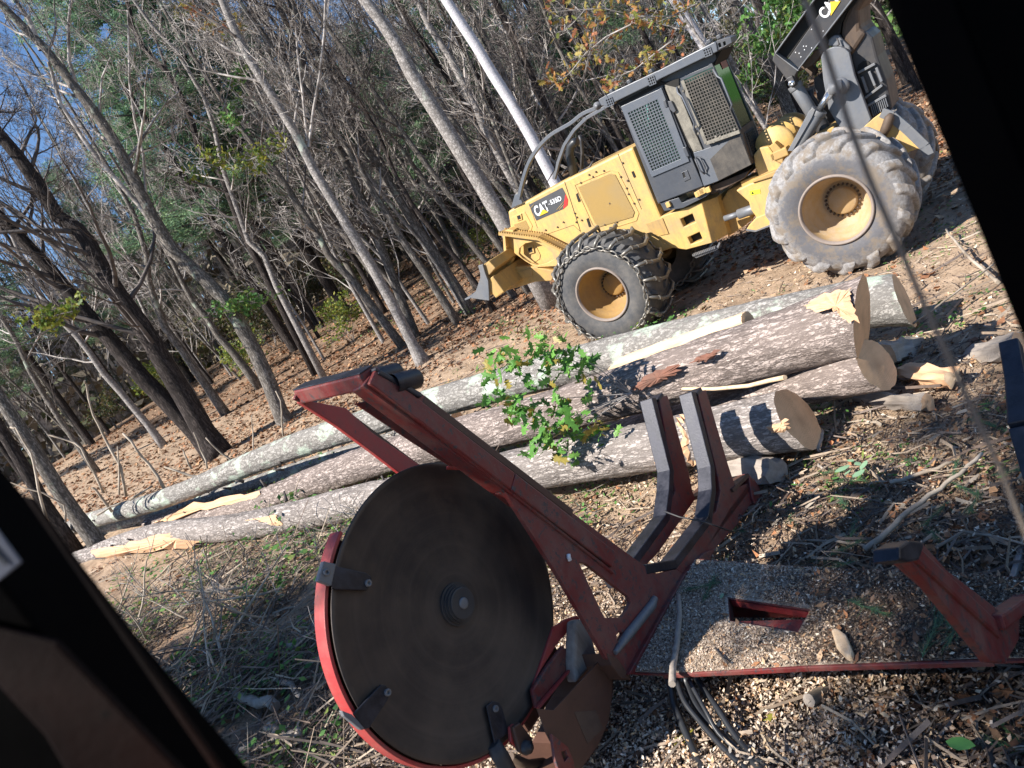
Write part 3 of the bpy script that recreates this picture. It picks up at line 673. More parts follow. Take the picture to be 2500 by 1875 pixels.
# articulation joint, steps
pan('step', 'steel', Z1((1170, 1172), (1280, 1135), (1298, 1100), (1303, 1108), (1290, 1140), (1180, 1183)), YH + .1, .08, bev=.003)
m = MB(); pts = [SP(*p, YH + .1) for p in Z1((1172, 1170), (1280, 1132))]
for i in range(14): m.box(pts[0].lerp(pts[1], i / 13) + Vector((0, 0, .018)), (.018, .08, .03))
m.build('step_teeth', M['steel'], sk)
pan('centre_hitch', 'yellow_dirty', Z2((370, 1180), (420, 1100), (520, 1050), (560, 1090), (560, 1270), (500, 1320), (420, 1370), (390, 1300)), -1.35, .6, bev=.02)
m = MB(); P = [SP(*p, -1.15) for p in Z2((400, 1265), (500, 1232))]; m.tube(P, .045, 12); m.tube([SP(*p, -1.15) for p in Z2((480, 1240), (640, 1185))], .075, 12); m.build('steering_cylinder', M['steel'], sk)
# rear frame
pan('rear_frame', 'yellow', Z2((465, 1103), (545, 1062), (690, 1012), (760, 1000), (900, 960), (1050, 1000), (1080, 1180), (850, 1260), (600, 1330), (585, 1260), (552, 1215), (540, 1170)), YH, 1.36, bev=.02)
pan('frame_gusset', 'yellow', Z2((585, 1258), (700, 1215), (700, 1296), (578, 1342), (525, 1330), (545, 1300)), YH + .02, .3, bev=.01)
pan('frame_lip', 'steel', Z2((525, 1325), (580, 1333), (700, 1285), (700, 1296), (578, 1343), (524, 1335)), YH + .03, .2, bev=.002)
w = pan('warning_sticker', 'logo_yellow', Z2((545, 1105), (605, 1095), (608, 1118), (550, 1130)), YH + .006, .004, bev=0); w.data.materials[0] = plain('lime_sticker', (.60, .62, .04), .5)
pan('warning_triangle', 'pit', Z2((555, 1124), (562, 1107), (570, 1121)), YH + .009, .002, w, bev=0)
pan('rear_deck_plate', 'yellow_dirty', Z2((560, 1040), (700, 985), (760, 960), (760, 1000), (690, 1020), (560, 1060)), YH + .03, 1.2, bev=.01)
# winch
wy = -1.05
winch = pan('winch', 'yellow', Z2((566, 900), (600, 855), (655, 848), (692, 900), (694, 932), (740, 955), (715, 985), (600, 1025), (578, 965)), wy, .5, bev=.015)
pan('winch_cap', 'yellow_dirty', Z2((655, 850), (690, 822), (735, 870), (740, 950), (694, 932), (692, 900)), wy - .02, .4, winch, bev=.01)
for (cx, cy, yy) in ((690, 850, -1.2), (765, 795, -1.65)):
    c = SP(*Z2((cx, cy))[0], yy)
    m = MB(); m.lathe([(0, 0), (0, .27), (-.05, .29), (-.06, .29), (-.06, .17), (-.30, .17), (-.30, .29), (-.33, .29), (-.33, 0)], c, (0, 1, 0), 40); m.build('winch_drum', M['yellow'], winch)
m = MB(); m.tube([SP(*p, -1.3) for p in Z2((600, 800), (640, 765), (700, 770), (760, 800), (800, 830))], .02, 6); m.tube([SP(*p, -1.25) for p in Z2((600, 830), (602, 790), (620, 765))], .018, 6); m.build('winch_hose', M['steel_brown'], winch)
m = MB()
for (x, y) in ((1000, 765), (560, 1040), (640, 1035), (730, 880)): m.box(SP(*Z2((x, y))[0], -1.2), (.25, .3, .12))
m.build('valve_block', M['yellow_dirty'], sk, .015)
pan('arch_base', 'yellow', Z2((900, 800), (1020, 720), (1120, 715), (1120, 800), (900, 830)), -1.2, 1.0, bev=.02)

# fairlead arch, boom, cylinders
arch_px = ZG((665, 645), (690, 590), (745, 548), (810, 527), (890, 528), (940, 550), (982, 592), (1040, 840), (1228, 1345), (1150, 1460), (1000, 1480), (860, 1420), (750, 1230), (690, 900))
arch = pan('arch_plate', 'steel', arch_px, -1.12, .09, bev=.01)
pan('far_arch_plate', 'steel', arch_px, -2.05, .09, bev=.01)
# far tower body: rounded dark structure
tower = pan('fairlead_tower', 'steel_dark', ZG((900, 420), (960, 370), (1180, 355), (1245, 420), (1300, 640), (1400, 900), (1470, 1230), (1240, 1345), (1050, 850), (985, 600)), -1.35, .7, bev=.03)
pan('tower_shell', 'steel_brown', ZG((890, 390), (905, 250), (960, 130), (1010, 30), (1060, -60), (1190, -60), (1090, 120), (1105, 330), (1180, 370), (1000, 640), (960, 520), (900, 430)), -1.3, .9, tower, bev=.05)
m = MB()
for a_, b_ in (((1080, 820), (1275, 715)), ((1165, 1100), (1355, 955)), ((1290, 760), (1350, 915)), ((1210, 800), (1275, 960)), ((1130, 860), (1190, 1040)), ((1190, 1190), (1400, 1070)), ):
    P = [SP(*p, -1.31) for p in ZG(a_, b_)]; m.bar(P[0], P[1], .03, .06, (0, 1, 0))
for i in range(9):
    P = [SP(*p, -1.31) for p in ZG((1225 + i * 20, 1180 - i * 12), (1260 + i * 20, 1310 - i * 14))]; m.bar(P[0], P[1], .012, .04, (0, 1, 0))
m.build('fairlead_ladder', M['steel'], tower, .003)
pan('tower_opening', 'pit', ZG((1070, 790), (1085, 730), (1140, 685), (1200, 690), (1218, 725), (1090, 800)), -1.33, .02, tower, bev=.0)
# boom: side face + top flange + inner web
bf = ZG((300, 655), (1000, -350), (1230, -350), (1000, 0), (415, 770))
boom = pan('boom', 'steel_dark', bf, -1.15, .05, bev=.006)
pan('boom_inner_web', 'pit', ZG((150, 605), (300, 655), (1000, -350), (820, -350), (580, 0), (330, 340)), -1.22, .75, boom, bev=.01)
pan('boom_flange', 'steel', ZG((140, 600), (155, 600), (345, 335), (590, 0), (820, -350), (808, -350), (575, 0), (330, 335)), -1.10, .85, boom, bev=.0)
pan('boom_edge', 'steel', ZG((405, 790), (1010, 10), (1240, -340), (1228, -350), (998, 0), (412, 765)), -1.12, .12, boom, bev=.0)
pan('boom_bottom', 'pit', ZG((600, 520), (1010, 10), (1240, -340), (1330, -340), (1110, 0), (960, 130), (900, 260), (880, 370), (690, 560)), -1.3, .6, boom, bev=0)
pan('boom_nose', 'steel_dark', ZG((140, 600), (405, 795), (372, 850), (385, 935), (330, 990), (280, 900), (115, 680)), -1.13, .14, boom, bev=.012)
pan('boom_nose_edge', 'steel', ZG((140, 598), (158, 604), (412, 790), (402, 800)), -1.10, .18, boom, bev=0)
pan('boom_lower_shell', 'steel_brown', ZG((400, 800), (600, 560), (690, 560), (640, 660), (560, 740), (440, 800)), -1.3, .5, boom, bev=.01)
pan('clevis', 'steel_dark', ZG((272, 880), (340, 850), (390, 960), (338, 995)), -1.08, .22, boom, bev=.012)
m = MB(); m.lathe([(0, 0), (.035, .035), (-.25, .035)], SP(*ZG((333, 940))[0], -1.05), (0, 1, 0), 14); m.build('pin', M['chrome'], boom)
pan('far_clevis', 'steel_brown', ZG((478, 780), (560, 720), (610, 800), (600, 850), (540, 860)), -1.7, .16, boom, bev=.01)
a, b, c = [SP(*p, -1.142) for p in ZG((722, 222), (890, -15), (622, 148))]
text('CAT', a, b - a, c - a, 'white', boom, .03)
pan('boom_triangle', 'logo_yellow', ZG((768, 20), (885, 10), (775, 178)), -1.139, .003, boom, bev=0)
m = MB()
for (x, y) in [(420, 600), (470, 520), (480, 560), (500, 520), (440, 640), (560, 540), (540, 620), (380, 590), (690, 350), (560, 330)]: m.lathe([(0, .008), (.004, .006), (.005, 0)], SP(*ZG((x, y))[0], -1.15), (0, 1, 0), 6)
m.build('paint_chip', M['white'], boom)
def cyl(name, a, b, r, y, rod=None, mat='steel'):
    A_, B_ = [SP(*p, y) for p in ZG(a, b)]; m = MB(); m.tube([A_, B_], r, 18); d = (B_ - A_).normalized()
    m.tube([A_, A_ + d * .07], r * 1.12, 18); o = m.build(name, M[mat], sk, .004)
    if rod:
        R_ = [SP(*p, y) for p in ZG(*rod)]; m = MB(); m.tube(R_, r * .45, 12); m.build('piston_rod', M['chrome'], o)
    return o
cyl('arch_cylinder', (650, 1235), (380, 1700), .095, -.98, ((650, 1235), (760, 1040)))
pan('cylinder_strap', 'steel', ZG((530, 1250), (575, 1215), (600, 1235), (560, 1330), (345, 1700), (290, 1700)), -.86, .05, bev=.004)
pan('cylinder_eye', 'steel', ZG((688, 1090), (745, 975), (820, 1000), (795, 1080), (770, 1130), (715, 1125)), -.95, .1, bev=.02)
m = MB(); c = SP(*ZG((860, 985))[0], -1.0); m.tube([c + Vector((.10, 0, .03)), c + Vector((-.06, 0, -.0))], .085, 16); m.lathe([(-.05, .11), (.02, .11), (.02, 0)], c + Vector((-.02, 0, 0)), (0, 1, 0), 24); m.build('pin_boss', M['steel'], sk)
cyl('boom_cylinder', (365, 950), (560, 1260), .088, -1.25)
cyl('boom_cylinder', (560, 1250), (810, 1620), .10, -1.3, None, 'steel_dark')
m = MB(); m.tube([SP(*p, -1.4) for p in ZG((540, 1010), (560, 1090), (640, 1190), (655, 1240))], .035, 8); m.build('boom_hose', M['steel_dark'], sk)
pan('inner_arch_link', 'steel_dark', ZG((580, 890), (640, 845), (735, 960), (730, 1080), (840, 1350), (790, 1480), (700, 1280), (620, 1100)), -1.6, .25, bev=.01)
# knuckle on top of the arch
pan('arch_knuckle', 'steel', ZG((742, 520), (745, 450), (800, 400), (860, 395), (900, 440), (985, 520), (1005, 590), (930, 560), (850, 525)), -1.25, .3, bev=.02)
m = MB(); m.tube([SP(*p, -1.2) for p in ZG((845, 430), (870, 500), (845, 515))], .012, 6); m.build('lock_pin', M['steel_dark'], sk)
# rear butt plate
bp = pan('butt_plate', 'yellow', ZR((1040, 140), (1150, 40), (1232, -20), (1330, 20), (1480, 150), (1650, 310), (1685, 380), (1640, 350), (1580, 330), (1470, 372), (1360, 300), (1210, 200)), -1.0, .05, bev=.006)
m = MB(); P = [SP(*p, -.93) for p in ZR((1235, 215), (1275, 130), (1310, 30), (1330, -10))]; m.tube(P, [.05, .06, .06, .03], 12); m.build('plate_rib', M['steel_brown'], bp)
m = MB(); P = [SP(*p, -1.0) for p in ZR((1232, -22), (1330, 15), (1480, 140), (1650, 305), (1690, 385))]
for a_, b_ in zip(P, P[1:]): m.bar(a_, b_, .12, .03, (0, 1, 0))
m.build('worn_edge', M['steel'], bp)
pan('rear_box', 'steel_brown', ZR((1180, 200), (1360, 300), (1500, 380), (1500, 520), (1100, 420)), -1.1, 1.0, bev=.02)

# wheels
def tube_ring(m, R_, r, n=64, k=8, y=0):
    m.lathe([(y + r * cos(2 * pi * i / k), R_ + r * sin(2 * pi * i / k)) for i in range(k)], (0, 0, 0), (0, 1, 0), n, closed=True)
def make_wheel(mud):
    wh = empty('wheel'); RT = .90
    prof = [(-.02, .44), (.005, .50), (.02, .58), (.015, .68), (-.02, .77), (-.07, .835), (-.16, .862), (-.39, .875), (-.62, .862), (-.71, .835), (-.77, .77), (-.80, .6), (-.78, .44)]
    m = MB(); m.lathe(prof, n=96)
    nl = 15 if mud else 18; dl = .058 if mud else .045
    for side in (0, 1):
        for i in range(nl):
            a0 = 2 * pi * (i + .5 * side) / nl; pts = []
            secs = [(.0, .75, -.02), (-.03, .80, .03), (-.08, .85, .09), (-.20, .865, .24), (-.38, .872, .42)] if mud else [(-.05, .82, .03), (-.10, .855, .06), (-.22, .866, .14), (-.37, .872, .24)]
            V = []
            wob = random.uniform(.85, 1.15)
            for j, (yy, rr, da) in enumerate(secs):
                yy2 = yy if side == 0 else -.78 - yy
                w = (.085 if mud else .055) * (1.25 if j == 0 else 1) * wob
                top = rr + dl * (.35 if j == 0 else (1.0 if mud else 1.0)) * (.8 + .2 * wob)
                for (dw, rad) in ((-w, rr - .03), (-w * .62, top), (w * .62, top), (w, rr - .03)):
                    ang = a0 + da + dw / .9; out = .018 if j == 0 and mud and abs(dw) < w * .9 else 0
                    V.append((cos(ang) * rad, yy2 + (out if side == 0 else -out), sin(ang) * rad))
            n = len(secs); Fq = []
            for j in range(n - 1):
                for q in range(3): Fq.append((j * 4 + q, j * 4 + q + 1, (j + 1) * 4 + q + 1, (j + 1) * 4 + q))
            Fq += [(3, 2, 1, 0), tuple((n - 1) * 4 + q for q in range(4))]
            m.add(V, Fq, False)
    ty = m.build('tyre', M['tyre_mud' if mud else 'tyre'], wh, .022 if mud else .008)
    m = MB(); m.lathe([(-.03, .46), (.012, .458), (.02, .445), (.015, .43), (-.02, .415)], n=64); e = m.build('rim_flange', M['rim_edge'], wh)
    m = MB(); m.lathe([(-.02, .415), (-.16, .405), (-.17, .39), (-.27, .385), (-.29, .36), (-.40, .33), (-.44, .285), (-.50, .25), (-.50, .215)], n=64)
    m.build('rim', M['rim_dust' if mud else 'rim'], wh)
    m = MB(); m.lathe([(-.50, .27), (-.495, .235), (-.50, .185), (-.44, .18), (-.425, .16), (-.42, .0)], n=48); hb = m.build('hub', M['rim_dust' if mud else 'rim'], wh)
    m = MB()
    for i in range(24):
        a = 2 * pi * i / 24; m.lathe([(-.50, .016), (-.465, .016), (-.460, .008), (-.46, 0)], (cos(a) * .213, 0, sin(a) * .213), (0, 1, 0), 6, smooth=False)
    m.build('wheel_nut', M['steel_brown'], hb)
    return wh
def make_chain(wh):
    m = MB(); nlk = 44
    def link(c, t, nrm, L=.060, w=.034, r=.0155):
        t = t.normalized(); s_ = t.cross(nrm).normalized(); P = []
        for i in range(10):
            a = 2 * pi * i / 10; P.append(c + t * cos(a) * L + s_ * sin(a) * w)
        P.append(P[0]); m.tube(P, r, 6, cap=False)
    for R_, yy, ph in ((.775, .03, 0), (.775, -.81, .3)):
        m = MB()
        for i in range(nlk * 1):
            a = 2 * pi * (i + ph) / nlk; wv = .012 * sin(a * 7) + .006 * sin(a * 17)
            rr = R_ + wv; c = Vector((cos(a) * rr, yy + .006 * sin(a * 11), sin(a) * rr)); t = Vector((-sin(a), 0, cos(a)))
            nrm = Vector((0, 1, 0)) if i % 2 else Vector((cos(a), .3, sin(a))); link(c, t, nrm)
        m.build('side_chain', M['chain'], wh)
    m = MB(); nc = 20
    for i in range(nc):
        a0 = 2 * pi * (i + .3) / nc + random.uniform(-.03, .03); P = []
        for yy, rr, da in ((.035, .79, 0), (-.02, .865, .03), (-.09, .925, .06), (-.2, .945, .12), (-.39, .955, .17), (-.58, .945, .12), (-.70, .925, .06), (-.80, .80, 0)):
            a = a0 + da; P.append((cos(a) * rr, yy, sin(a) * rr))
        m.tube(P, [.018, .027, .030, .031, .031, .030, .026, .018], 8)
        for j in (2, 3, 5):
            p = Vector(P[j]); m.tube([p * 1.0 + Vector((0, .02, 0)), p + Vector((0, -.02, 0))], .036, 8)
    m.build('cross_chain', M['chain'], wh)
def place(wh, loc, ang):
    wh.parent = sk; wh.location = loc; wh.rotation_euler = (0, ang, 0)
def dup_tree(o, parent=None):
    c = o.copy(); COL.objects.link(c); c.parent = parent
    for ch in list(o.children): dup_tree(ch, c)
    return c
wf = make_wheel(False)
wf['label'] = 'chained front tyre'
make_chain(wf)
RC = pl(2040, 514, SL, SC) - SO
place(wf, (0, 0, 0), .1)
wr = make_wheel(True); place(wr, (RC.dot(SF), 0, RC.dot(SU)), .2)
w2 = dup_tree(wr, sk); w2.location = wr.location + Vector((0, -2.95, 0)); w2.rotation_euler = (0, .5, pi)
w3 = dup_tree(wf, sk); w3.location = (0, -2.95, 0); w3.rotation_euler = (0, .3, pi)
m = MB(); m.tube([(0, -.5, 0), (0, -2.74, 0)], .17, 20); m.lathe([(-1.2, .2), (-1.35, .34), (-1.75, .34), (-1.9, .2)], n=24); m.build('front_axle', M['yellow_dirty'], sk)
m = MB(); x, z = RC.dot(SF), RC.dot(SU); m.tube([(x, -.5, z), (x, -2.74, z)], .18, 20); m.lathe([(-1.2, .2), (-1.35, .34), (-1.75, .34), (-1.9, .2)], (x, 0, z), n=24); m.build('rear_axle', M['yellow_dirty'], sk)
# ---------------------------------------------------------------- slasher saw (frame: x along the logs towards the near right, y away, z up)
AX = Vector((.745, -.667, 0)).normalized(); AY = Vector((.667, .745, 0)).normalized(); AZ = Vector((0, 0, 1))
SB = dep(1113, 1475, 4.04)                       # blade centre
AR = Matrix((AX, AY, AZ)).transposed()
def AP(px, py, c=0.0):                            # point of the plane x = c
    P = pl(px, py, AX, SB.dot(AX) + c) - SB; return Vector((c, P.dot(AY), P.z))
def AZP(px, py, z):                               # point of the plane z (world height)
    P = gz(px, py, z) - SB; return Vector((P.dot(AX), P.dot(AY), P.z))
sl = empty('slasher_saw', SB, AR)
tag(sl, 'red slasher saw with a big round dark blade, upright arms and a low chip-covered deck', 'slasher saw')
K3 = lambda *p: zs(p, 700, 880, 800 / 2141)
K4 = lambda *p: zs(p, 700, 1250, 900 / 2212)
K5 = lambda *p: zs(p, 1400, 900, 1100 / 2212)
K6 = lambda *p: zs(p, 1600, 1400, 900 / 2212)
def apan(name, mat, px, c, th, parent=sl, holes=(), bev=.006):
    m = MB(); m.prism([AP(*p, c) for p in px], (-th, 0, 0), [[AP(*p, c) for p in h] for h in holes])
    return m.build(name, M[mat] if isinstance(mat, str) else mat, parent, bev)
# blade
m = MB(); prof = [(-.004, 0), (-.004, .752), (-.003, .758), (.003, .758), (.004, .752), (.006, .735), (.004, .73), (.004, .0)]
m.lathe(prof, ax=(1, 0, 0), n=160); blade_o = m.build('saw_blade', M['blade'], sl)
m = MB(); m.lathe([(.004, .112), (.016, .112), (.016, .100), (.030, .100), (.030, .092), (.046, .092), (.046, .084), (.058, .082), (.060, .076), (.060, 0)], ax=(1, 0, 0), n=48, smooth=False)
hubb = m.build('blade_hub', M['steel_dark'], sl)
m = MB(); m.lathe([(.060, .030), (.066, .030), (.068, .022), (.068, 0)], (0, .0, 0), ax=(1, 0, 0), n=24); m.build('hub_bolt', M['steel'], hubb)
# guard band behind the rim, from upper left round the bottom to the lower right
def arc_pts(r, a0, a1, n, c): return [Vector((c, cos(a) * r, sin(a) * r)) for a in np.linspace(a0, a1, n)]
def ang_of(px, c=0):
    p = AP(*px, c); return atan2(p.z, p.y)
A0 = ang_of(K4((330, 110))[0]); A1 = ang_of(K4((1600, 880))[0])
if A0 < 0: A0 += 2 * pi
A1 = A1 + 2 * pi if A1 < A0 - 2 * pi else A1
# going from A0 (left top) through pi, 3pi/2 (bottom) up to A1 (+2pi)
if A1 < A0: A1 += 2 * pi
m = MB(); n = 60
for i in range(n):
    pass
ang = np.linspace(A0, A1, n + 1); V = []; 
for a in ang:
    for (c, r) in ((-.10, .765), (-.012, .765), (-.012, .785), (-.10, .785)): V.append((c, cos(a) * r, sin(a) * r))
Fq = [(i * 4 + q, i * 4 + (q + 1) % 4, (i + 1) * 4 + (q + 1) % 4, (i + 1) * 4 + q) for i in range(n) for q in range(4)] + [(0, 1, 2, 3), (n * 4, n * 4 + 3, n * 4 + 2, n * 4 + 1)]
m.add(V, Fq, False); gd = m.build('blade_guard', M['saw_red_bright'], sl, .004)
# hood plate behind the blade
V = []; n2 = 60
m = MB(); m.prism([Vector((-.10, 0, 0))] + [Vector((-.10, cos(a) * .765, sin(a) * .765)) for a in ang], (-.01, 0, 0)); m.build('guard_back_plate', M['saw_brown'], gd)
# three straps clipped over the blade
def strap(px, name='blade_strap', mat='saw_worn', c=.03, th=.012):
    o = apan(name, mat, px, c, th, sl, bev=.004); return o
st1 = strap(K4((270, 310), (320, 330), (480, 365), (512, 390), (508, 430), (485, 470), (300, 465), (262, 440)))
apan('strap_clip', 'steel', K4((222, 293), (300, 312), (270, 445), (186, 415)), .032, .03, st1)
st2 = strap(K4((400, 1212), (565, 1035), (598, 1040), (620, 1078), (610, 1125), (500, 1295), (470, 1305)))
apan('strap_clip', 'steel', K4((330, 1190), (395, 1215), (480, 1300), (450, 1310), (345, 1225)), .028, .03, st2)
st3 = strap(K4((1200, 1165), (1235, 1135), (1275, 1140), (1295, 1175), (1335, 1320), (1250, 1390)))
for (x, y), o in (((486, 427), st1), ((236, 362), st1), ((602, 1083), st2), ((1250, 1180), st3)):
    m = MB(); m.lathe([(.0, .017), (.012, .017), (.012, .008), (.002, .008), (.002, 0)], AP(*K4((x, y))[0], .03), (1, 0, 0), 14); m.build('strap_bolt', M['steel'], o)

# near rail: a long arm in the plane x = .3
cN = .30
near_out = K3((580, 50), (740, 150), (885, 215), (885, 225), (1870, 985), (1882, 1005)) + K5((395, 1000), (500, 960))
arm_px = K3((580, 50), (885, 218), (1878, 1003)) + K5((340, 962), (400, 1008), (505, 985), (545, 1012), (270, 1502), (160, 1420)) + K4((1600, 330)) + K3((1740, 1352), (1430, 862), (1290, 750), (500, 165))
hole_tri = K4((1752, 300), (1800, 310), (1900, 390), (2048, 505), (2065, 540), (2045, 585), (2010, 632), (1905, 635))
arm = apan('saw_arm', 'saw_red', arm_px, cN, .028, holes=[hole_tri, K4((1978, 745), (1990, 715), (2020, 725), (1990, 790))], bev=.004)
# the beam itself (box) along the upper edge and its inner flange
def abeam(name, pxs, c, depth, mat, h, parent=sl, inward=0.0, bev=.008):
    P = [AP(*p, c) for p in pxs]; m = MB()
    for a, b in zip(P, P[1:]):
        d = (b - a).normalized(); a2 = a - Vector((depth / 2 - .002, 0, 0)); b2 = b - Vector((depth / 2 - .002, 0, 0)); m.bar(a2, b2, h, depth, (1, 0, 0))
    return m.build(name, M[mat], parent, bev)
abeam('arm_beam', K3((565, 95), (1480, 790), (2141, 1300)) , cN + .022, .15, 'saw_red', .105)
abeam('arm_rib', K3((750, 300), (1480, 870), (2141, 1390)), cN + .012, .03, 'saw_red', .018)
m = MB()
for p in K3((880, 215)), K3((1860, 985)): pass
cap = apan('arm_top_wear_plate', 'saw_worn', K3((578, 45), (598, 52), (890, 222), (880, 240), (580, 62)), cN + .03, .17, bev=.003)
abeam('arm_wear_strip', K3((600, 70), (880, 228)), cN + .03, .16, 'saw_worn', .03)
abeam('arm_side_strip', K3((890, 250), (1870, 1000)), cN + .0, .12, 'saw_brown', .05)
# bumper pins on the outside of the arm top
for (x, y, c_) in ((845, 118, .30), (720, 78, .10)):
    p = AP(*K3((x, y))[0], c_); d = (AP(*K3((x, y))[0], c_) - AP(*K3((x - 100, y + 25))[0], c_)).normalized()
    m = MB(); m.lathe([(-.16, .052), (.0, .052), (.012, .045), (.012, .0)], p, d, 20); m.build('bumper', M['saw_worn'], sl)
# crossbar to the far rail
cF = -.37
a = AP(*K3((545, 112))[0], cN - .02); b = Vector((cF - .02, a.y, a.z)); b2 = AP(*K3((110, 215))[0], cF); 
m = MB(); m.bar(a, Vector((cF, b2.y, b2.z)), .10, .085, (0, 0, 1)); xb = m.build('arm_crossbar', M['saw_red'], sl, .012)
m = MB(); m.bar(a + Vector((.01, 0, .044)), Vector((cF, b2.y, b2.z + .044)), .09, .008, (0, 0, 1)); m.build('crossbar_wear_strip', M['saw_worn'], xb, .003)
apan('crossbar_end', 'saw_red', K3((50, 250), (78, 180), (130, 170), (118, 250), (95, 270)), cF + .01, .025)
far_rail = apan('far_rail', 'saw_red_bright', K3((95, 250), (390, 310), (560, 470), (925, 720), (1000, 790), (820, 800), (560, 600), (330, 430), (80, 270)), cF, .03)
apan('far_rail_flange', 'saw_brown', K3((240, 310), (390, 320), (930, 725), (860, 735), (560, 520)), cF - .03, .10, far_rail)
# inner web hanging between the rails
apan('inner_web', 'saw_red', K3((445, 280), (640, 235), (1215, 690), (1070, 690), (830, 540)), .10, .012)
apan('inner_web_lip', 'saw_red_bright', K3((1050, 690), (1090, 682), (1225, 690), (1235, 718), (1045, 712)), .05, .012)

# V limbs: near and far posts with a kink
def limb(c, dx, name, parent=sl):
    # polygon in the near plane of the post; dx shifts to the far one by its own traced points
    return None
near_limb = K5((610, 118), (652, 104), (760, 470), (798, 585), (862, 560), (868, 600), (640, 905), (545, 1012), (505, 985), (640, 760), (702, 700), (722, 600), (716, 560), (700, 480))
nl_ = apan('bunk_post', 'saw_red', near_limb, cN, .10, bev=.006)
near_edge = K5((590, 120), (682, 480), (688, 600), (668, 740), (500, 960), (360, 985))
P = [AP(*p, cN) for p in near_edge]; m = MB()
for a, b in zip(P, P[1:]):
    a2 = a - Vector((.055, 0, 0)); b2 = b - Vector((.055, 0, 0)); e2 = (b2 - a2).normalized(); m.bar(a2 - e2 * .012, b2 + e2 * .012, .06, .118, (1, 0, 0))
m.build('post_wear_edge', M['saw_worn'], nl_, .006)
m = MB(); T = [AP(*p, cN) for p in K5((570, 122), (652, 104))]; c_ = (T[0] + T[1]) / 2 + Vector((-.055, 0, 0)); m.box(c_ + Vector((0, .02, -.01)), (.115, .10, .03)); m.build('post_cap', M['saw_worn'], nl_, .006)
far_c = .0
fl_px = K5((420, 140), (462, 130), (570, 520), (585, 600), (600, 640), (420, 900), (340, 985), (300, 960), (450, 730), (500, 600), (480, 480))
fl_ = apan('bunk_post', 'saw_red', fl_px, far_c, .10, bev=.006)
P = [AP(*p, far_c) for p in K5((395, 150), (482, 500), (478, 600), (462, 730), (300, 950), (230, 1050))]; m = MB()
for a, b in zip(P, P[1:]):
    a2 = a - Vector((.055, 0, 0)); b2 = b - Vector((.055, 0, 0)); e2 = (b2 - a2).normalized(); m.bar(a2 - e2 * .012, b2 + e2 * .012, .06, .118, (1, 0, 0))
m.build('post_wear_edge', M['saw_worn'], fl_, .006)
m = MB(); T = [AP(*p, far_c) for p in K5((380, 148), (462, 132))]; c_ = (T[0] + T[1]) / 2 + Vector((-.055, 0, 0)); m.box(c_ + Vector((0, .02, -.01)), (.115, .10, .03)); m.build('post_cap', M['saw_worn'], fl_, .006)
# outer leg: inverted V with a plate on top joining both limbs
apan('outer_leg', 'saw_red', K5((862, 560), (885, 540), (925, 600), (1000, 760), (870, 805), (945, 780), (880, 650), (800, 770), (700, 880), (640, 905), (760, 700)), cN, .03)
lt_px = K5((858, 512), (895, 560), (1000, 755), (948, 790), (880, 640))
apan('leg_foot_plate', 'saw_red', lt_px, cN + .02, .34, bev=.006)
tp = [AP(*p, cN + .02) for p in K5((780, 590), (858, 515), (900, 560), (820, 660))]
m = MB(); m.prism([tp[0], tp[1], tp[1] + Vector((-.42, 0, 0)), tp[0] + Vector((-.42, 0, 0))], (0, .0, -.03)); m.build('leg_top_plate', M['saw_brown'], sl, .004)
# trough floor strips between the limbs
apan('trough_web', 'saw_brown', K5((720, 640), (760, 600), (620, 880), (500, 1000), (430, 1010), (640, 740)), .16, .01)
# weld bead at the junction
m = MB(); m.tube([AP(*p, cN + .012) for p in K5((400, 1125), (385, 1160), (265, 1310), (205, 1395))], [.02, .03, .03, .015], 8); m.build('weld_bead', M['steel'], arm)
m = MB(); a_ = [AP(*p, cN + .012) for p in K4((1690, 252), (1692, 272), (1700, 292))]; m.tube(a_, .012, 6); m.build('slot', M['white'], arm)
apan('arm_foot', 'saw_brown', K4((1925, 845), (1990, 880), (2060, 985), (2075, 1010), (2010, 1000), (1950, 920)), cN + .01, .35)
# V base plate along the deck edge
apan('v_base', 'saw_red', K5((545, 1012), (640, 905), (700, 880), (640, 1000), (300, 1500), (270, 1502)), cN + .03, .05)

# deck
DZ = .33
def DP(*px): return [AZP(*p, DZ) for p in px]
dk = K5((290, 1495), (560, 1505), (1150, 1470), (2020, 1440), (2300, 1430), (2300, 1030), (1600, 990), (1330, 982), (960, 962), (600, 932), (560, 1000))
hole_d = K5((762, 1130), (1165, 1190), (1100, 1292), (960, 1268), (772, 1238))
deck_root = sl
m = MB(); m.prism(DP(*dk), (0, 0, -.012), [DP(*hole_d)]); deck = m.build('deck', M['saw_red'], sl)
m = MB(); m.prism([p + Vector((0, 0, .006)) for p in DP(*K5((300, 1490), (560, 1497), (1150, 1458), (2000, 1425), (2290, 1420), (2290, 1040), (1600, 996), (1330, 988), (960, 968), (605, 940), (565, 1000)))], (0, 0, -.004), [[p + Vector((0, 0, .006)) for p in DP(*K5((758, 1124), (1168, 1184), (1104, 1298), (960, 1274), (768, 1243)))]])
dust = m.build('deck_dust_layer', M['deck_dust'], deck)
e = DP(*K5((440, 1503), (1150, 1466), (2060, 1438))); m = MB()
for a, b in zip(e, e[1:]): m.bar(a + Vector((0, 0, -.008)), b + Vector((0, 0, -.008)), .014, .028)
m.build('deck_front_lip', M['saw_red'], deck, .003)
h = DP(*hole_d)
for nm, rng_, mt in (('hole_far_wall', (0,), 'saw_red_bright'), ('hole_side_wall', (1, 2, 3, 4), 'saw_brown')):
    m = MB()
    for i in rng_:
        a, b = h[i], h[(i + 1) % 5]; m.add([a, b, b + Vector((0, 0, -.055)), a + Vector((0, 0, -.055))], [(0, 1, 2, 3)])
    m.build(nm, M[mt], deck)
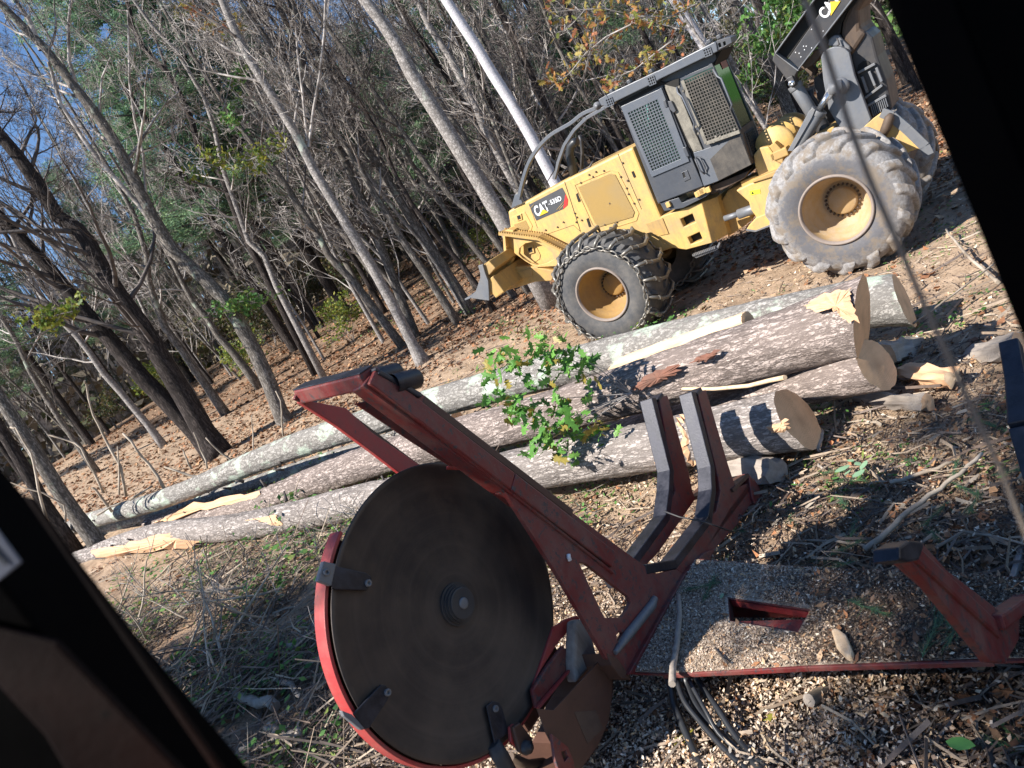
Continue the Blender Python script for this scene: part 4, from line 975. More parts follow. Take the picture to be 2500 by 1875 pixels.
m = MB(); a, b = e[0], e[2]; m.bar(a + Vector((0, .42, -.12)), b + Vector((0, .30, -.12)), .12, .14); m.bar(a + Vector((0, .75, -.12)), b + Vector((0, .55, -.12)), .12, .14); m.build('deck_beam', M['saw_red'], sl)

# right V stand
cR = 2.27
rp = K5((1600, 935), (1598, 880), (1650, 845), (1708, 848), (1760, 905), (1830, 985), (2110, 1200), (2140, 1195), (2230, 1110), (2300, 1040), (2300, 1100), (2212, 1290), (2125, 1445), (2045, 1440), (2008, 1388), (1660, 960))
rv = apan('side_bunk', 'saw_red', rp, cR, .035, bev=.006)
P = [AP(*p, cR) for p in K5((1655, 890), (1870, 1090), (2080, 1285))]; m = MB(); m.bar(P[0] + Vector((-.03, 0, 0)), P[2] + Vector((-.03, 0, 0)), .075, .085, (1, 0, 0)); m.build('bunk_beam', M['saw_red'], rv, .014)
P = [AP(*p, cR) for p in K5((1605, 880), (1650, 860))]
apan('bunk_beam_cap', 'saw_worn', K5((1600, 940), (1600, 875), (1650, 842), (1710, 848), (1725, 868), (1700, 940), (1650, 950)), cR + .034, .085, rv, bev=.008)
P = [AP(*p, cR) for p in K5((2060, 1250), (2200, 1150), (2330, 960))]; m = MB(); m.bar(P[0], P[1], .06, .08, (1, 0, 0)); m.bar(P[1], P[2], .06, .08, (1, 0, 0)); m.build('bunk_limb', M['saw_red'], rv, .012)
apan('wear_plate', 'steel', K5((2150, 1150), (2160, 1050), (2212, 870), (2300, 700), (2300, 1050), (2212, 1120)), cR - .1, .03, rv)
P = [AP(*p, cR + .1) for p in zs([(2160, 380), (2185, 520), (2200, 700), (2260, 900)], 1100, 600, 1400 / 2212)]; m = MB()
for a, b in zip(P, P[1:]): m.bar(a, b, .09, .10, (1, 0, 0))
m.build('side_bunk_post', M['saw_worn'], rv, .01)

# chip chute, motor mount and linkage below the blade
ch = apan('chip_chute', 'saw_brown', K4((1925, 842), (1958, 900), (1955, 1100), (1930, 1260), (1870, 1400), (1750, 1560), (1690, 1570), (1560, 1330), (1505, 1180), (1600, 1190)), .22, .01, bev=.002)
m = MB(); e1 = [AP(*p, .22) for p in K4((1958, 860), (1955, 1100), (1930, 1260), (1870, 1400), (1750, 1560))]
for a, b in zip(e1, e1[1:]): m.prism([a, b, b + Vector((-.5, 0, 0)), a + Vector((-.5, 0, 0))], (0, -.008, 0))
m.build('chute_wrap', M['saw_brown'], ch)
rough = apan('chute_scuff', 'saw_worn', K4((1725, 1200), (1855, 1190), (1900, 1300), (1805, 1390)), .2225, .002, ch, bev=0); rough.data.materials[0] = paint('scuffed_brown', (.085, .05, .035), (.12, .08, .055), .8, .6, scale=14)
apan('motor_mount', 'saw_red_bright', K4((1600, 690), (1680, 640), (1745, 620), (1760, 640), (1625, 790), (1520, 960), (1475, 1060)), .02, .02)
apan('motor_bracket', 'saw_red', K4((1475, 1065), (1560, 930), (1660, 800), (1720, 870), (1735, 920), (1500, 1180)), .05, .03, bev=.01)
apan('bracket_rib', 'saw_red_bright', K4((1500, 1175), (1735, 905), (1728, 925), (1520, 1180)), .08, .02, bev=.0)
wd = apan('lodged_wood', 'old_wood', K4((1735, 650), (1775, 640), (1830, 720), (1870, 880), (1740, 1030), (1725, 900)), .12, .08, bev=.02)
apan('link_plate', 'saw_red_bright', K4((1340, 1290), (1365, 1270), (1420, 1400), (1385, 1420), (1345, 1380)), .06, .02, bev=.004)
lk = apan('link_arm', 'saw_brown', K4((1360, 1290), (1400, 1260), (1470, 1350), (1490, 1420), (1450, 1465), (1400, 1440)), .09, .03, bev=.008)
m = MB(); m.lathe([(0, .035), (.03, .032), (.03, .018), (.045, .016), (.045, 0)], AP(*K4((1432, 1412))[0], .09), (1, 0, 0), 20); m.build('link_pin', M['steel_dark'], lk)
apan('chute_bracket', 'saw_red', K4((1590, 1330), (1690, 1410), (1725, 1500), (1730, 1570), (1640, 1570), (1610, 1480)), .26, .02, holes=[K4((1648, 1440), (1672, 1432), (1690, 1470), (1668, 1500))], bev=.004)
m = MB(); m.tube([AP(*p, .0) for p in K4((1230, 1385), (1290, 1480), (1340, 1580), (1380, 1700))], .045, 10); m.build('hose_sleeve', M['steel_dark'], sl)
m = MB(); m.tube([AP(*p, -.1) for p in K4((1340, 1475), (1450, 1520), (1600, 1500))], .03, 8); m.build('motor_hose', M['steel_brown'], sl)
# undercarriage: pedestal below the arm and blade motor behind the blade
m = MB(); m.box((-.25, .25, -.55), (.35, .5, .7)); m.build('pedestal', M['saw_brown'], sl, .02)
m = MB(); m.lathe([(-.5, 0), (-.5, .13), (-.12, .13), (-.12, 0)], ax=(1, 0, 0), n=24); m.build('blade_motor', M['steel_dark'], sl)
# wire between the posts
m = MB(); m.tube([AP(*K5((445, 700))[0], far_c + .05), AP(*K5((520, 728))[0], .15), AP(*K5((640, 752))[0], cN + .03), AP(*K5((780, 800))[0], cN + .06)], .006, 6); m.build('tie_wire', M['steel_dark'], sl)
# hydraulic hoses under the deck
hz_ = [K6((60, 600), (95, 690), (110, 780), (160, 900), (240, 1080), (330, 1250)), K6((180, 590), (190, 660), (250, 800), (360, 940), (520, 1080), (700, 1230)),
       K6((235, 590), (260, 650), (380, 820), (470, 960), (600, 1110), (720, 1200)), K6((120, 610), (170, 760), (260, 880), (400, 1040), (560, 1190), (640, 1260)), K6((200, 640), (300, 820), (380, 960), (520, 1090), (640, 1180))]
for i, h_ in enumerate(hz_):
    n = len(h_); P = []
    for k, p in enumerate(h_):
        z = .30 - .20 * min(1, k / (n - 2)); w_ = gz(*p, z) ; z2 = max(gh(w_.x, w_.y) + .07, z); w_ = gz(*p, z2); q = w_ - SB; P.append(Vector((q.dot(AX), q.dot(AY), q.z)))
    Q = []
    for a in range(n - 1):
        for t in (0, .25, .5, .75):
            p0, p1, p2, p3 = P[max(a - 1, 0)], P[a], P[a + 1], P[min(a + 2, n - 1)]
            Q.append(.5 * ((2 * p1) + (p2 - p0) * t + (2 * p0 - 5 * p1 + 4 * p2 - p3) * t * t + (3 * p1 - p0 - 3 * p2 + p3) * t ** 3))
    m = MB(); m.tube(Q + [P[-1]], (.021, .022, .017, .015, .012)[i], 10); m.build('hydraulic_hose', M['hose'], sl)
# ---------------------------------------------------------------- logs
def along(px, py, P0, L):
    """point on the pixel's ray at distance L from P0, on the far side"""
    d = ray(px, py); o = CAM - P0; a = d.dot(d); b = 2 * d.dot(o); c = o.dot(o) - L * L
    disc = max(b * b - 4 * a * c, 0); return CAM + d * ((-b + sqrt(disc)) / (2 * a))
def make_log(label, butt, zb, left, L, r0, r1, bark, cut='cut', group='felled logs in the pile', tilt=.0, rough=.03, name='felled_log', flare=1.12, n=56, knots=0, via=None):
    P0 = gz(*butt, zb); P1 = along(*left, P0, L)
    ax = (P1 - P0).normalized(); x = ax.cross(Vector((0, 0, 1))).normalized(); y = x.cross(ax); R = Matrix((x, y, ax)).transposed()
    root = empty(name, P0, R); tag(root, label, 'log', group)
    Ln = (P1 - P0).length; m_ = max(40, int(Ln * 26)); zz = np.linspace(0, Ln, m_); th = np.linspace(0, 2 * pi, n, endpoint=False)
    Z, T = np.meshgrid(zz, th, indexing='ij'); f = Z / Ln
    rr = r0 * (1 - f) + r1 * f; rr = rr * (1 + (flare - 1) * np.exp(-Z / .35))
    sx = random.uniform(0, 40)
    rr = rr * (1 + rough * 3.0 * vnoise(np.cos(T) * 1.2 + sx, Z * .8) + rough * 2.2 * vnoise(T * 7 + sx, Z * 3.0) + rough * 1.5 * vnoise(T * 14, Z * 9 + sx))
    bend = .02 * Ln * .3
    X = np.cos(T) * rr + r0 * .45 * np.sin(Z * .9 + sx) * f; Y = np.sin(T) * rr + r0 * .35 * np.sin(Z * .7 + sx * 2) * f
    if via:
        fb, best = .5, 1e9
        for q in range(5, 96):
            w_ = CAMR.transposed() @ (P0.lerp(P1, q / 100) - CAM); sx_ = 1250 + FPX * w_.x / -w_.z
            if abs(sx_ - via[0]) < best: best, fb = abs(sx_ - via[0]), q / 100
        w0 = P0.lerp(P1, fb); d0 = -(CAMR.transposed() @ (w0 - CAM)).z; off = R.transposed() @ (dep(*via, d0) - w0); sh = np.sin(pi * f ** (math.log(.5) / math.log(fb)))
        X = X + off.x * sh; Y = Y + off.y * sh
    if tilt: Z = Z + np.clip(1 - Z / .6, 0, 1) * (np.sin(T) * rr * tilt)
    V = np.stack([X, Y, Z], -1).reshape(-1, 3); a = np.arange(m_ - 1)[:, None] * n; k = np.arange(n)[None]
    F = np.stack([a + k, a + (k + 1) % n, a + n + (k + 1) % n, a + n + k], -1).reshape(-1, 4)
    fast_mesh('bark', V, F, M[bark], root, n > 12)
    for e_, nm in ((0, 'cut_face'), (m_ - 1, 'far_end')):
        ring = V[e_ * n:(e_ + 1) * n]; c = ring.mean(0); pts = [tuple(c)]; fs = []
        for q, s_ in enumerate((.33, .66, 1.0)):
            for k_ in range(n): pts.append(tuple(c + (ring[k_] - c) * s_ + np.array([0, 0, (-1 if e_ == 0 else 1) * (.012 * (1 - s_))])))
        for k_ in range(n):
            k2 = (k_ + 1) % n; fs.append((0, 1 + k_, 1 + k2))
            for q in range(2): fs.append((1 + q * n + k_, 1 + (q + 1) * n + k_, 1 + (q + 1) * n + k2, 1 + q * n + k2))
        m = MB(); m.add(pts, fs, True); m.build(nm, M[cut], root, recalc=False)
    for q in range(knots):
        zk = random.uniform(.15, .95) * Ln; t = random.uniform(.2, 2.6); rk = r0 * (1 - zk / Ln) + r1 * zk / Ln
        c = Vector((cos(t) * rk * .9, sin(t) * rk * .9, zk)); d = Vector((cos(t), sin(t), random.uniform(-.2, .6)))
        m = MB(); m.tube([c, c + d * random.uniform(.04, .16)], [random.uniform(.015, .035), .012], 7); m.build('branch_stub', M['twig_dark'], root)
    return root, P0, P1, R
Y5 = lambda x, y: (1100 + x * .6329, 600 + y * .6329)
L1 = make_log('long front log with an oval cut face, lying just behind the two bunk posts', (1950, 1022), .36, (195, 1352), 15.5, .235, .19, 'bark_oak', tilt=.35, knots=5)
L2 = make_log('thickest log on top of the pile with a large slanted cut face and reddish bark', (2105, 778), .80, (370, 1296), 15.0, .265, .20, 'bark_oak_red', tilt=-.35, knots=7, flare=1.24)
L3 = make_log('log wedged under the thickest log, its cut face showing below the slanted one', (2140, 890), .42, (1050, 1180), 8.0, .20, .15, 'bark_oak_red', tilt=.2)
L4 = make_log('long lichen-covered log at the back of the pile nearest the skidder', (2208, 735), .40, (140, 1312), 18.5, .235, .17, 'bark_lichen', tilt=.1, knots=22, via=(972, 1012))
L5 = make_log('narrow debarked pale log lying between the back log and the thickest log', (1826, 783), .98, (1400, 936), 3.0, .085, .10, 'bare_wood', 'cut', rough=.05, flare=1.0)
L6 = make_log('knotty lichen log filling the gap between the back log and the thickest log', (1120, 1030), .55, (250, 1296), 10.5, .17, .17, 'bark_lichen', knots=14)
L7 = make_log('weathered grey split log lying right of the cut faces', (2150, 868), .22, (2420, 792), 2.9, .12, .09, 'old_wood', 'split_wood', rough=.30, flare=1, n=11, group='broken wood beside the pile')
L8 = make_log('short orange rotten chunk below the grey split log', (2330, 922), .12, (2210, 908), .62, .075, .08, 'split_wood', 'bare_wood', rough=.30, flare=1, n=11, group='broken wood beside the pile')
L9 = make_log('brown rotten piece lying in front of the wedged log', (2262, 985), .10, (2068, 972), 1.0, .06, .07, 'old_wood', 'split_wood', rough=.30, flare=1, n=11, group='broken wood beside the pile')
L10 = make_log('grey-brown broken branch wood at the right edge behind the rotten chunk', (2480, 850), .14, (2330, 872), 1.0, .10, .10, 'old_wood', 'split_wood', rough=.30, flare=1, n=11, group='broken wood beside the pile')
L11 = make_log('weathered slab half hidden under the front log beside the post', (1900, 1150), .12, (1725, 1140), 1.0, .10, .10, 'old_wood', 'old_wood', rough=.30, flare=1, n=11, group='broken wood beside the pile')
L12 = make_log('smooth brown stick poking out from under the deck front edge', (1975, 1710), .10, (2125, 1640), .55, .033, .036, 'stick', 'old_wood', rough=.06, flare=1, n=14, group='broken wood beside the pile')

# split face where the front log's bark is torn (both on the front log)
def torn(parent_t, px_list, off, name='torn_bark_patch', mat='split_wood'):
    px2 = []; k_ = len(px_list); J = min(5.5, .07 * (max(q[1] for q in px_list) - min(q[1] for q in px_list)) + .4)
    for i in range(k_):
        a, b = px_list[i], px_list[(i + 1) % k_]
        for t in (0, .2, .4, .6, .8):
            j_ = 0 if t == 0 else J; px2.append((a[0] + (b[0] - a[0]) * t + random.gauss(0, j_), a[1] + (b[1] - a[1]) * t + random.gauss(0, j_ * .7)))
    px_list = px2; root, P0, P1, R = parent_t; Ri = R.transposed(); ax = (P1 - P0).normalized(); pts = []
    for (x, y) in px_list:
        d = ray(x, y).normalized(); # ray against the log cylinder
        w0 = CAM - P0; A_ = d - ax * d.dot(ax); B_ = w0 - ax * w0.dot(ax); t0 = -(A_.dot(B_)) / A_.dot(A_)
        pt = CAM + d * t0; f = (pt - P0).dot(ax) / (P1 - P0).length
        r = off[0] * (1 - f) + off[1] * f; dist = (pt - (P0 + ax * (pt - P0).dot(ax))).length
        back = sqrt(max(r * r - dist * dist, 0)) / A_.length if dist < r else 0
        q = CAM + d * (t0 - back); pts.append(Ri @ (q - P0))
    m = MB(); c = sum(pts, Vector()) / len(pts); n = (Ri @ (CAM - (P0 + R @ c))).normalized()
    N_ = len(pts); inner = [c.lerp(p, .55) + n * .018 + Vector((random.uniform(-.008, .008), random.uniform(-.008, .008), random.uniform(-.01, .01))) for p in pts]
    m.add([c + n * .02] + inner + [p - n * .01 for p in pts], [(0, 1 + i, 1 + (i + 1) % N_) for i in range(N_)] + [(1 + i, 1 + N_ + i, 1 + N_ + (i + 1) % N_, 1 + (i + 1) % N_) for i in range(N_)])
    return m.build(name, M[mat], root)
F1 = (.268, .215)
torn(L1, [Y5(*p) for p in ((870, 660), (930, 645), (955, 700), (950, 760), (1000, 790), (985, 850), (930, 850), (880, 800), (890, 720))], F1)
torn(L1, [Y5(*p) for p in ((1215, 700), (1290, 665), (1305, 690), (1300, 715), (1240, 722))], F1)
torn(L1, [Y5(*p) for p in ((785, 835), (830, 825), (840, 860), (800, 870))], F1)
torn(L2, [Y5(*p) for p in ((1360, 232), (1420, 195), (1500, 168), (1535, 172), (1550, 225), (1575, 290), (1545, 285), (1505, 275), (1470, 238), (1400, 252))], (.36, .21))
torn(L1, [(x * 1.13, y * 1.13) for x, y in ((400, 1140), (470, 1128), (600, 1115), (610, 1135), (500, 1160), (380, 1185), (300, 1195), (200, 1205), (195, 1190), (300, 1170))], F1)
torn(L2, [(x * 1.13, y * 1.13) for x, y in ((330, 1130), (400, 1095), (500, 1070), (560, 1060), (560, 1075), (470, 1095), (370, 1125))], (.30, .225))
# loose bark slabs on the thick log
def slab(label, px, parent_t, off, mat='bark_oak_red'):
    o = torn(parent_t, px, off, 'bark_slab', mat); 
    return o
brown = M['slab'] = paint('loose_red_bark', (.20, .085, .055), (.14, .09, .07), .7, .85, scale=8)
for q in (((695, 555), (735, 520), (790, 480), (885, 455), (885, 480), (840, 515), (770, 545)), ((920, 455), (960, 425), (1035, 400), (1035, 415), (985, 450))):
    torn(L2, [Y5(*p) for p in q], (.36, .22), 'loose_bark_slab', 'slab')
# slim pale branch lying over the pile
def stick(label, pts3, r0, r1, mat='stick', name='cut_branch', group=None, cat='branch'):
    m = MB(); n = len(pts3); m.tube(pts3, [r0 + (r1 - r0) * i / (n - 1) for i in range(n)], 7); o = m.build(name, M[mat]); tag(o, label, cat, group); return o
P = [gz(*Y5(x, y), z) for x, y, z in ((700, 565, .80), (800, 545, .80), (835, 540, .78), (900, 552, .76), (1020, 552, .74), (1150, 540, .74), (1230, 520, .78), (1290, 508, .82))]
stick('pale green peeled branch lying across the side of the thickest log', P, .012, .02, 'bare_wood')
# ---------------------------------------------------------------- the loader cab the photo is taken from
ld = empty('log_loader', (0, -.4, 0)); tag(ld, 'black window pillars of the log loader cab in the near foreground', 'loader')
M['cab_black'] = paint('black_cab_trim', (.0018, .0018, .002), (.003, .002, .002), .5, .7, spec=.03)
M['cab_redblack'] = paint('dark_red_sheen_trim', (.011, .0035, .0025), (.002, .0015, .0015), .9, .5, scale=3, spec=.10)  # dark red imitates a reflected sheen on the pillar; also colours the window rail
inv = lambda p: p - Vector((0, -.4, 0))
def lpan(name, mat, px, d, th, parent=ld, bev=.003):
    P = [inv(dep(*p, d)) for p in px]; n = (P[1] - P[0]).cross(P[2] - P[0]).normalized()
    if n.dot(ray(*px[0])) > 0: n = -n
    m = MB(); m.prism(P, n * th); return m.build(name, M[mat], parent, bev)
lp = lpan('left_pillar', 'cab_black', [(-330, 745), (210, 1385), (345, 1560), (620, 1885), (900, 2230), (150, 2230), (150, 1870), (-330, 1300)], .62, .09)
lpan('red_sheen_panel', 'cab_redblack', [(-100, 1500), (150, 1560), (480, 1900), (560, 2150), (330, 2150), (120, 1790), (-150, 1500)], .525, .006, lp)  # thin panel whose dark red colour imitates a reflection in the left pillar
lpan('window_rail', 'cab_redblack', [(60, 1205), (90, 1215), (560, 1885), (535, 1890)], .525, .004, lp)
sk_ = lpan('warning_label', 'white', [(-40, 1240), (0, 1295), (57, 1372), (0, 1418), (-60, 1440)], .515, .002, lp); sk_.data.materials[0] = plain('label_paper', (.18, .19, .24), .5)
lpan('label_print', 'decal_dark', [(-20, 1330), (20, 1375), (14, 1381), (-26, 1338)], .512, .001, sk_)
rp_ = lpan('right_pillar', 'cab_black', [(2120, -95), (2160, 5), (2330, 420), (2500, 842), (2760, 1480), (3300, 1480), (3300, -400), (2120, -400)], .60, .07)
# cab shell round the camera: roof, rear and side walls, floor, and the house below
m = MB(); m.box((0, -.35, 3.85), (1.9, 1.9, .06)); m.build('cab_roof', M['cab_black'], ld)
m = MB(); m.box((0, -1.0, 2.9), (1.9, .06, 1.9)); m.build('cab_rear_wall', M['cab_black'], ld)
m = MB(); m.box((-.95, -.35, 2.75), (.05, 1.3, 1.7)); m.build('cab_side_wall', M['cab_black'], ld)
m = MB(); m.box((0, -.5, 1.35), (1.9, 1.6, .9)); m.build('loader_body', M['saw_red'], ld, .04)
# dry stalk hanging outside the window
P = [dep(*p, .47) for p in ((1925, -160), (1965, 0), (2010, 110), (2068, 290), (2120, 430), (2190, 590), (2250, 730), (2310, 860), (2370, 990), (2440, 1140), (2500, 1290), (2560, 1450))]
m = MB(); m.tube(P, [.0022, .0022, .0021, .0021, .0020, .0019, .0018, .0018, .0017, .0016, .0016, .0015], 8); o = m.build('dry_stalk', plain('dry_stalk', (.42, .34, .27), .8)); tag(o, 'blurred thin brown stalk hanging close outside the cab window', 'stalk')
# ---------------------------------------------------------------- trees
def branch_tubes(out, start, d, L, r, lvl, rs, up=.25, sides=4, segs=5, maxl=3, dens=1.0, minr=.004):
    """recursive bare branching: out collects (pts, radii, sides)"""
    P = [start.copy()]; p = start.copy(); d = d.normalized(); D = [d.copy()]
    for i in range(segs):
        d = (d + Vector((rs.gauss(0, .13), rs.gauss(0, .13), rs.gauss(0, .10) + up * .22))).normalized(); p = p + d * (L / segs); P.append(p.copy()); D.append(d.copy())
    out.append((P, [max(r * (1 - .80 * i / segs), minr * .8) for i in range(segs + 1)], sides))
    if lvl >= maxl: return
    nc = int((3.2, 4.6, 4.2, 3)[lvl] * dens * (1 + rs.random() * .5))
    for k in range(nc):
        f = .18 + .8 * (k + rs.random()) / nc; i = min(int(f * segs), segs - 1); q = P[i].lerp(P[i + 1], f * segs - i)
        a = D[i].orthogonal().normalized(); a.rotate(Matrix.Rotation(rs.random() * 6.283, 3, D[i]))
        nd = (D[i] * (.65 + .3 * rs.random()) + a * .8); branch_tubes(out, q, nd, L * (.42 + .25 * rs.random()) * (1.1 - .5 * f), max(r * .5 * (1 - .6 * f), minr), lvl + 1, rs, up, 3, 4 if lvl < 1 else 3, maxl, dens, minr)
def tubes_mesh(out):
    m = MB()
    for P, R_, n in out: m.tube(P, R_, n, cap=False, smooth=n > 4)
    return m
def trunk_mesh(P, R_, n=10):
    # densify with small wobble
    Q = []; RR = []
    for i in range(len(P) - 1):
        for t in (0, .5): Q.append(P[i].lerp(P[i + 1], t)); RR.append(R_[i] + (R_[i + 1] - R_[i]) * t)
    Q.append(P[-1]); RR.append(R_[-1]); m = MB(); m.tube(Q, RR, n, cap=True); return m
def leaf_cluster(centres, rad, per, size, rs_np, quad=True, droop=0.0, aspect=.6):
    """numpy leaf quads around centres -> V, F"""
    C_ = np.repeat(np.asarray(centres, float), per, 0); n = len(C_); rad = np.repeat(np.broadcast_to(rad, (len(centres),)), per)
    u = rs_np.normal(size=(n, 3)); u /= np.linalg.norm(u, axis=1, keepdims=True); C_ = C_ + u * (rad * rs_np.random(n) ** .5)[:, None] * np.array([1, 1, .55])
    a = rs_np.normal(size=(n, 3)); a[:, 2] *= .5; a[:, 2] -= droop; a /= np.linalg.norm(a, axis=1, keepdims=True); b = np.cross(a, rs_np.normal(size=(n, 3))); b /= np.linalg.norm(b, axis=1, keepdims=True)
    s = size * (.6 + .8 * rs_np.random(n))[:, None]; a = a * s; b = b * s * aspect
    V = np.stack([C_ - a * .5, C_ + b * .5 - a * .05, C_ + a * .5, C_ - b * .5 - a * .05], 1).reshape(-1, 3); F = np.arange(4 * n).reshape(-1, 4); return V, F
trees_n = 0
def key_tree(label, px, widths, depth_, bark='bark_grey', top=15, rs=None, nb=14, twig='twig', forks=(), lvl=3, name='bare_tree', cat='tree', group=None, blen=2.6, start=.25, base_z=None, roots=1.35, dens=1.0, minr=.0045):
    rs = rs or random.Random(hash(label) % 9999 if False else sum(map(ord, label)))
    y = depth_ * ray(*px[0]).y
    P = [yplane(*p, y + .0) for p in px]; n = len(P)
    W_ = [widths[0] + (widths[1] - widths[0]) * i / (n - 1) for i in range(n)]; R_ = [w * depth_ / FPX / 2 for w in W_]
    g = gh(P[0].x, P[0].y)
    if P[0].z > g - .05:
        d = (P[0] - P[1]).normalized(); d = (d + Vector((0, 0, -1.2))).normalized(); q = P[0] + d * ((P[0].z - g + .15) / max(-d.z, .3))
        P = [q] + P; R_ = [R_[0] * roots] + R_
    else: R_[0] *= roots
    d = (P[-1] - P[-2]).normalized(); d = (d + Vector((0, 0, .5))).normalized(); zt = P[0].z + top; p = P[-1]; r = R_[-1]; k = 0
    while p.z < zt and k < 12:
        d = (d + Vector((rs.gauss(0, .06), rs.gauss(0, .06), .12))).normalized(); p = p + d * 1.4; r = max(r * .82, .02); P.append(p.copy()); R_.append(r); k += 1
    base = P[0].copy(); root = empty(name, base); tag(root, label, cat, group); P = [q - base for q in P]
    trunk_mesh(P, R_).build('trunk', M[bark], root, recalc=False)
    out = []; N_ = len(P)
    cum = [0]
    for i in range(N_ - 1): cum.append(cum[-1] + (P[i + 1] - P[i]).length)
    for k in range(nb):
        f = (start + (1 - start) * (k + rs.random()) / nb) * cum[-1]; i = max(j for j in range(N_ - 1) if cum[j] <= f); t = (f - cum[i]) / (cum[i + 1] - cum[i]); q = P[i].lerp(P[i + 1], t)
        a = rs.random() * 6.283; dd = Vector((cos(a), sin(a), .35 + rs.random() * .8)); rb = (R_[i] + (R_[i + 1] - R_[i]) * t) * .38
        branch_tubes(out, q, dd, blen * (1.15 - .55 * f / cum[-1]) * (.6 + .7 * rs.random()), max(min(rb, .07), .014), 1 if lvl == 2 else 0, rs, .5, 5, 6, 3 if lvl == 3 else 3, dens, minr)
    for fk in forks:
        Q = [yplane(*p_, y) - base for p_ in fk[0]]; w0, w1 = fk[1]; m_ = len(Q)
        Rk = [(w0 + (w1 - w0) * i / (m_ - 1)) * depth_ / FPX / 2 for i in range(m_)]; out.append((Q, Rk, 6))
        for k in range(fk[2] if len(fk) > 2 else 6):
            i = rs.randrange(0, m_ - 1); q = Q[i].lerp(Q[i + 1], rs.random()); a = rs.random() * 6.283
            branch_tubes(out, q, Vector((cos(a), sin(a), .7)), 1.5 * rs.random() + .8, .014, 1, rs, .4, 4, 5, 3, 1, minr)
    tubes_mesh(out).build('branches', M[twig], root, recalc=False); return root
KA = lambda *p: zs(p, 0, 0, 700 / 1659)
KB = lambda *p: zs(p, 600, 0, 700 / 1659)
KC = lambda *p: zs(p, 0, 600, 700 / 1659)
key_tree('thick light grey beech trunk rising behind the skidder blade', KB((1510, 1320), (1370, 1080), (1250, 890), (1120, 680), (960, 430), (880, 270), (790, 130), (690, 0)), (42, 27), 17.5, 'bark_light', nb=9, start=.55)
key_tree('white birch trunk leaning behind the skidder hood bars', KB((1780, 1040), (1650, 790), (1540, 600), (1430, 430), (1330, 260), (1230, 110), (1160, 0)), (30, 24), 16.0, 'bark_birch', nb=6, start=.5)
key_tree('slim pale grey tree with a forked top standing between the logs and the wood', [(1006, 838), (960, 746), (904, 644), (836, 531), (768, 418), (723, 328), (667, 237), (610, 147), (565, 57), (542, 0)], (26, 17), 19, 'bark_light', nb=14, start=.42, roots=1.7,
         forks=[([(754, 359), (765, 270), (781, 181), (792, 80), (794, 0), (796, -60)], (8, 5)), ([(750, 345), (739, 232), (726, 126), (722, 60)], (7, 4))])
key_tree('right stem of the big dark double pine', KC((1180, 1075), (1100, 930), (1040, 830), (960, 700), (880, 560), (800, 440), (690, 290), (600, 150), (520, 0)) + KA((450, 1330), (330, 1250), (230, 1080), (100, 900), (0, 780)), (54, 26), 20, 'bark_dark', nb=28, start=.16, twig='twig_dark', roots=1.5, blen=3.6, name='pine_tree', minr=.006)
key_tree('left stem of the big dark double pine', KC((1130, 1080), (960, 900), (830, 770), (700, 620), (600, 500), (480, 370), (400, 270), (300, 150), (180, 20)) + [(30, 560), (-30, 500)], (44, 24), 20.2, 'bark_dark', nb=26, start=.25, twig='twig_dark', roots=1.3, blen=3.2, name='pine_tree', minr=.006)
key_tree('tall lichen-grey tree crossing the upper left corner', KC((1620, 960), (1560, 800), (1480, 620), (1380, 440), (1290, 300), (1180, 190)) + KA((1000, 1450), (870, 1230), (760, 1000), (650, 800), (540, 640), (430, 500), (260, 280), (130, 150), (0, 20)), (38, 16), 20, 'bark_grey', nb=18, start=.35, top=18,
         forks=[(KA((1000, 1455), (930, 1360), (800, 1180), (600, 960), (480, 800), (350, 600), (300, 420), (280, 360)), (15, 7), 12), (KA((845, 1130), (830, 900), (780, 700), (750, 480), (745, 200), (740, 60)), (7, 5), 8), (KA((240, 290), (170, 120), (90, 0)), (14, 9), 3), (KA((440, 490), (400, 350), (395, 150), (410, 0)), (9, 6), 3), (KA((575, 650), (590, 450), (640, 330)), (6, 3), 3)])
key_tree('slender crooked tree left of the pale forked one', [(675, 700)] + KA((1530, 1480), (1440, 1400), (1370, 1200), (1290, 980), (1240, 740), (1180, 560), (1020, 290), (880, 150)), (14, 8), 23, 'bark_light', nb=16, start=.3)
key_tree('dark crooked tree with bare black limbs high in the left canopy', [(590, 560)] + KA((1250, 930), (1150, 870), (1110, 700), (1050, 560), (970, 420), (820, 270), (760, 140), (750, 60)), (16, 10), 25, 'bark_dark', nb=14, start=.3, twig='twig_dark',
         forks=[(KA((970, 420), (930, 300), (890, 200), (870, 120)), (8, 5)), (KA((1100, 880), (1040, 840), (990, 790)), (7, 4))])
key_tree('grey trunk passing behind the rear of the cab roof', [(1815, 420), (1760, 240), (1718, 110), (1675, 45), (1634, -20), (1600, -90)], (27, 21), 21, 'bark_birch', nb=8)
key_tree('thin light sapling right behind the cab', [(1862, 296), (1812, 200), (1769, 114), (1740, 60), (1700, -10), (1660, -90)], (13, 9), 21, 'bark_light', nb=14)
key_tree('mossy rough trunk with a flared foot right of the cab', KA() + [(1918, 240), (1887, 169), (1853, 118), (1828, 63), (1795, 15), (1750, -60)], (34, 24), 25, 'bark_grey', nb=16, roots=1.6, start=.2)
key_tree('knotty light trunk left of the birch', [(1300, 530)] + KB((1600, 1150), (1440, 860), (1300, 560), (1180, 330), (1060, 150), (990, 0)), (20, 15), 20, 'bark_light', nb=18, start=.2)
key_tree('dark trunk just right of the white birch', [(1380, 520)] + KB((1640, 870), (1560, 600), (1440, 330), (1330, 120), (1260, 0)), (22, 16), 22, 'bark_grey', nb=14)
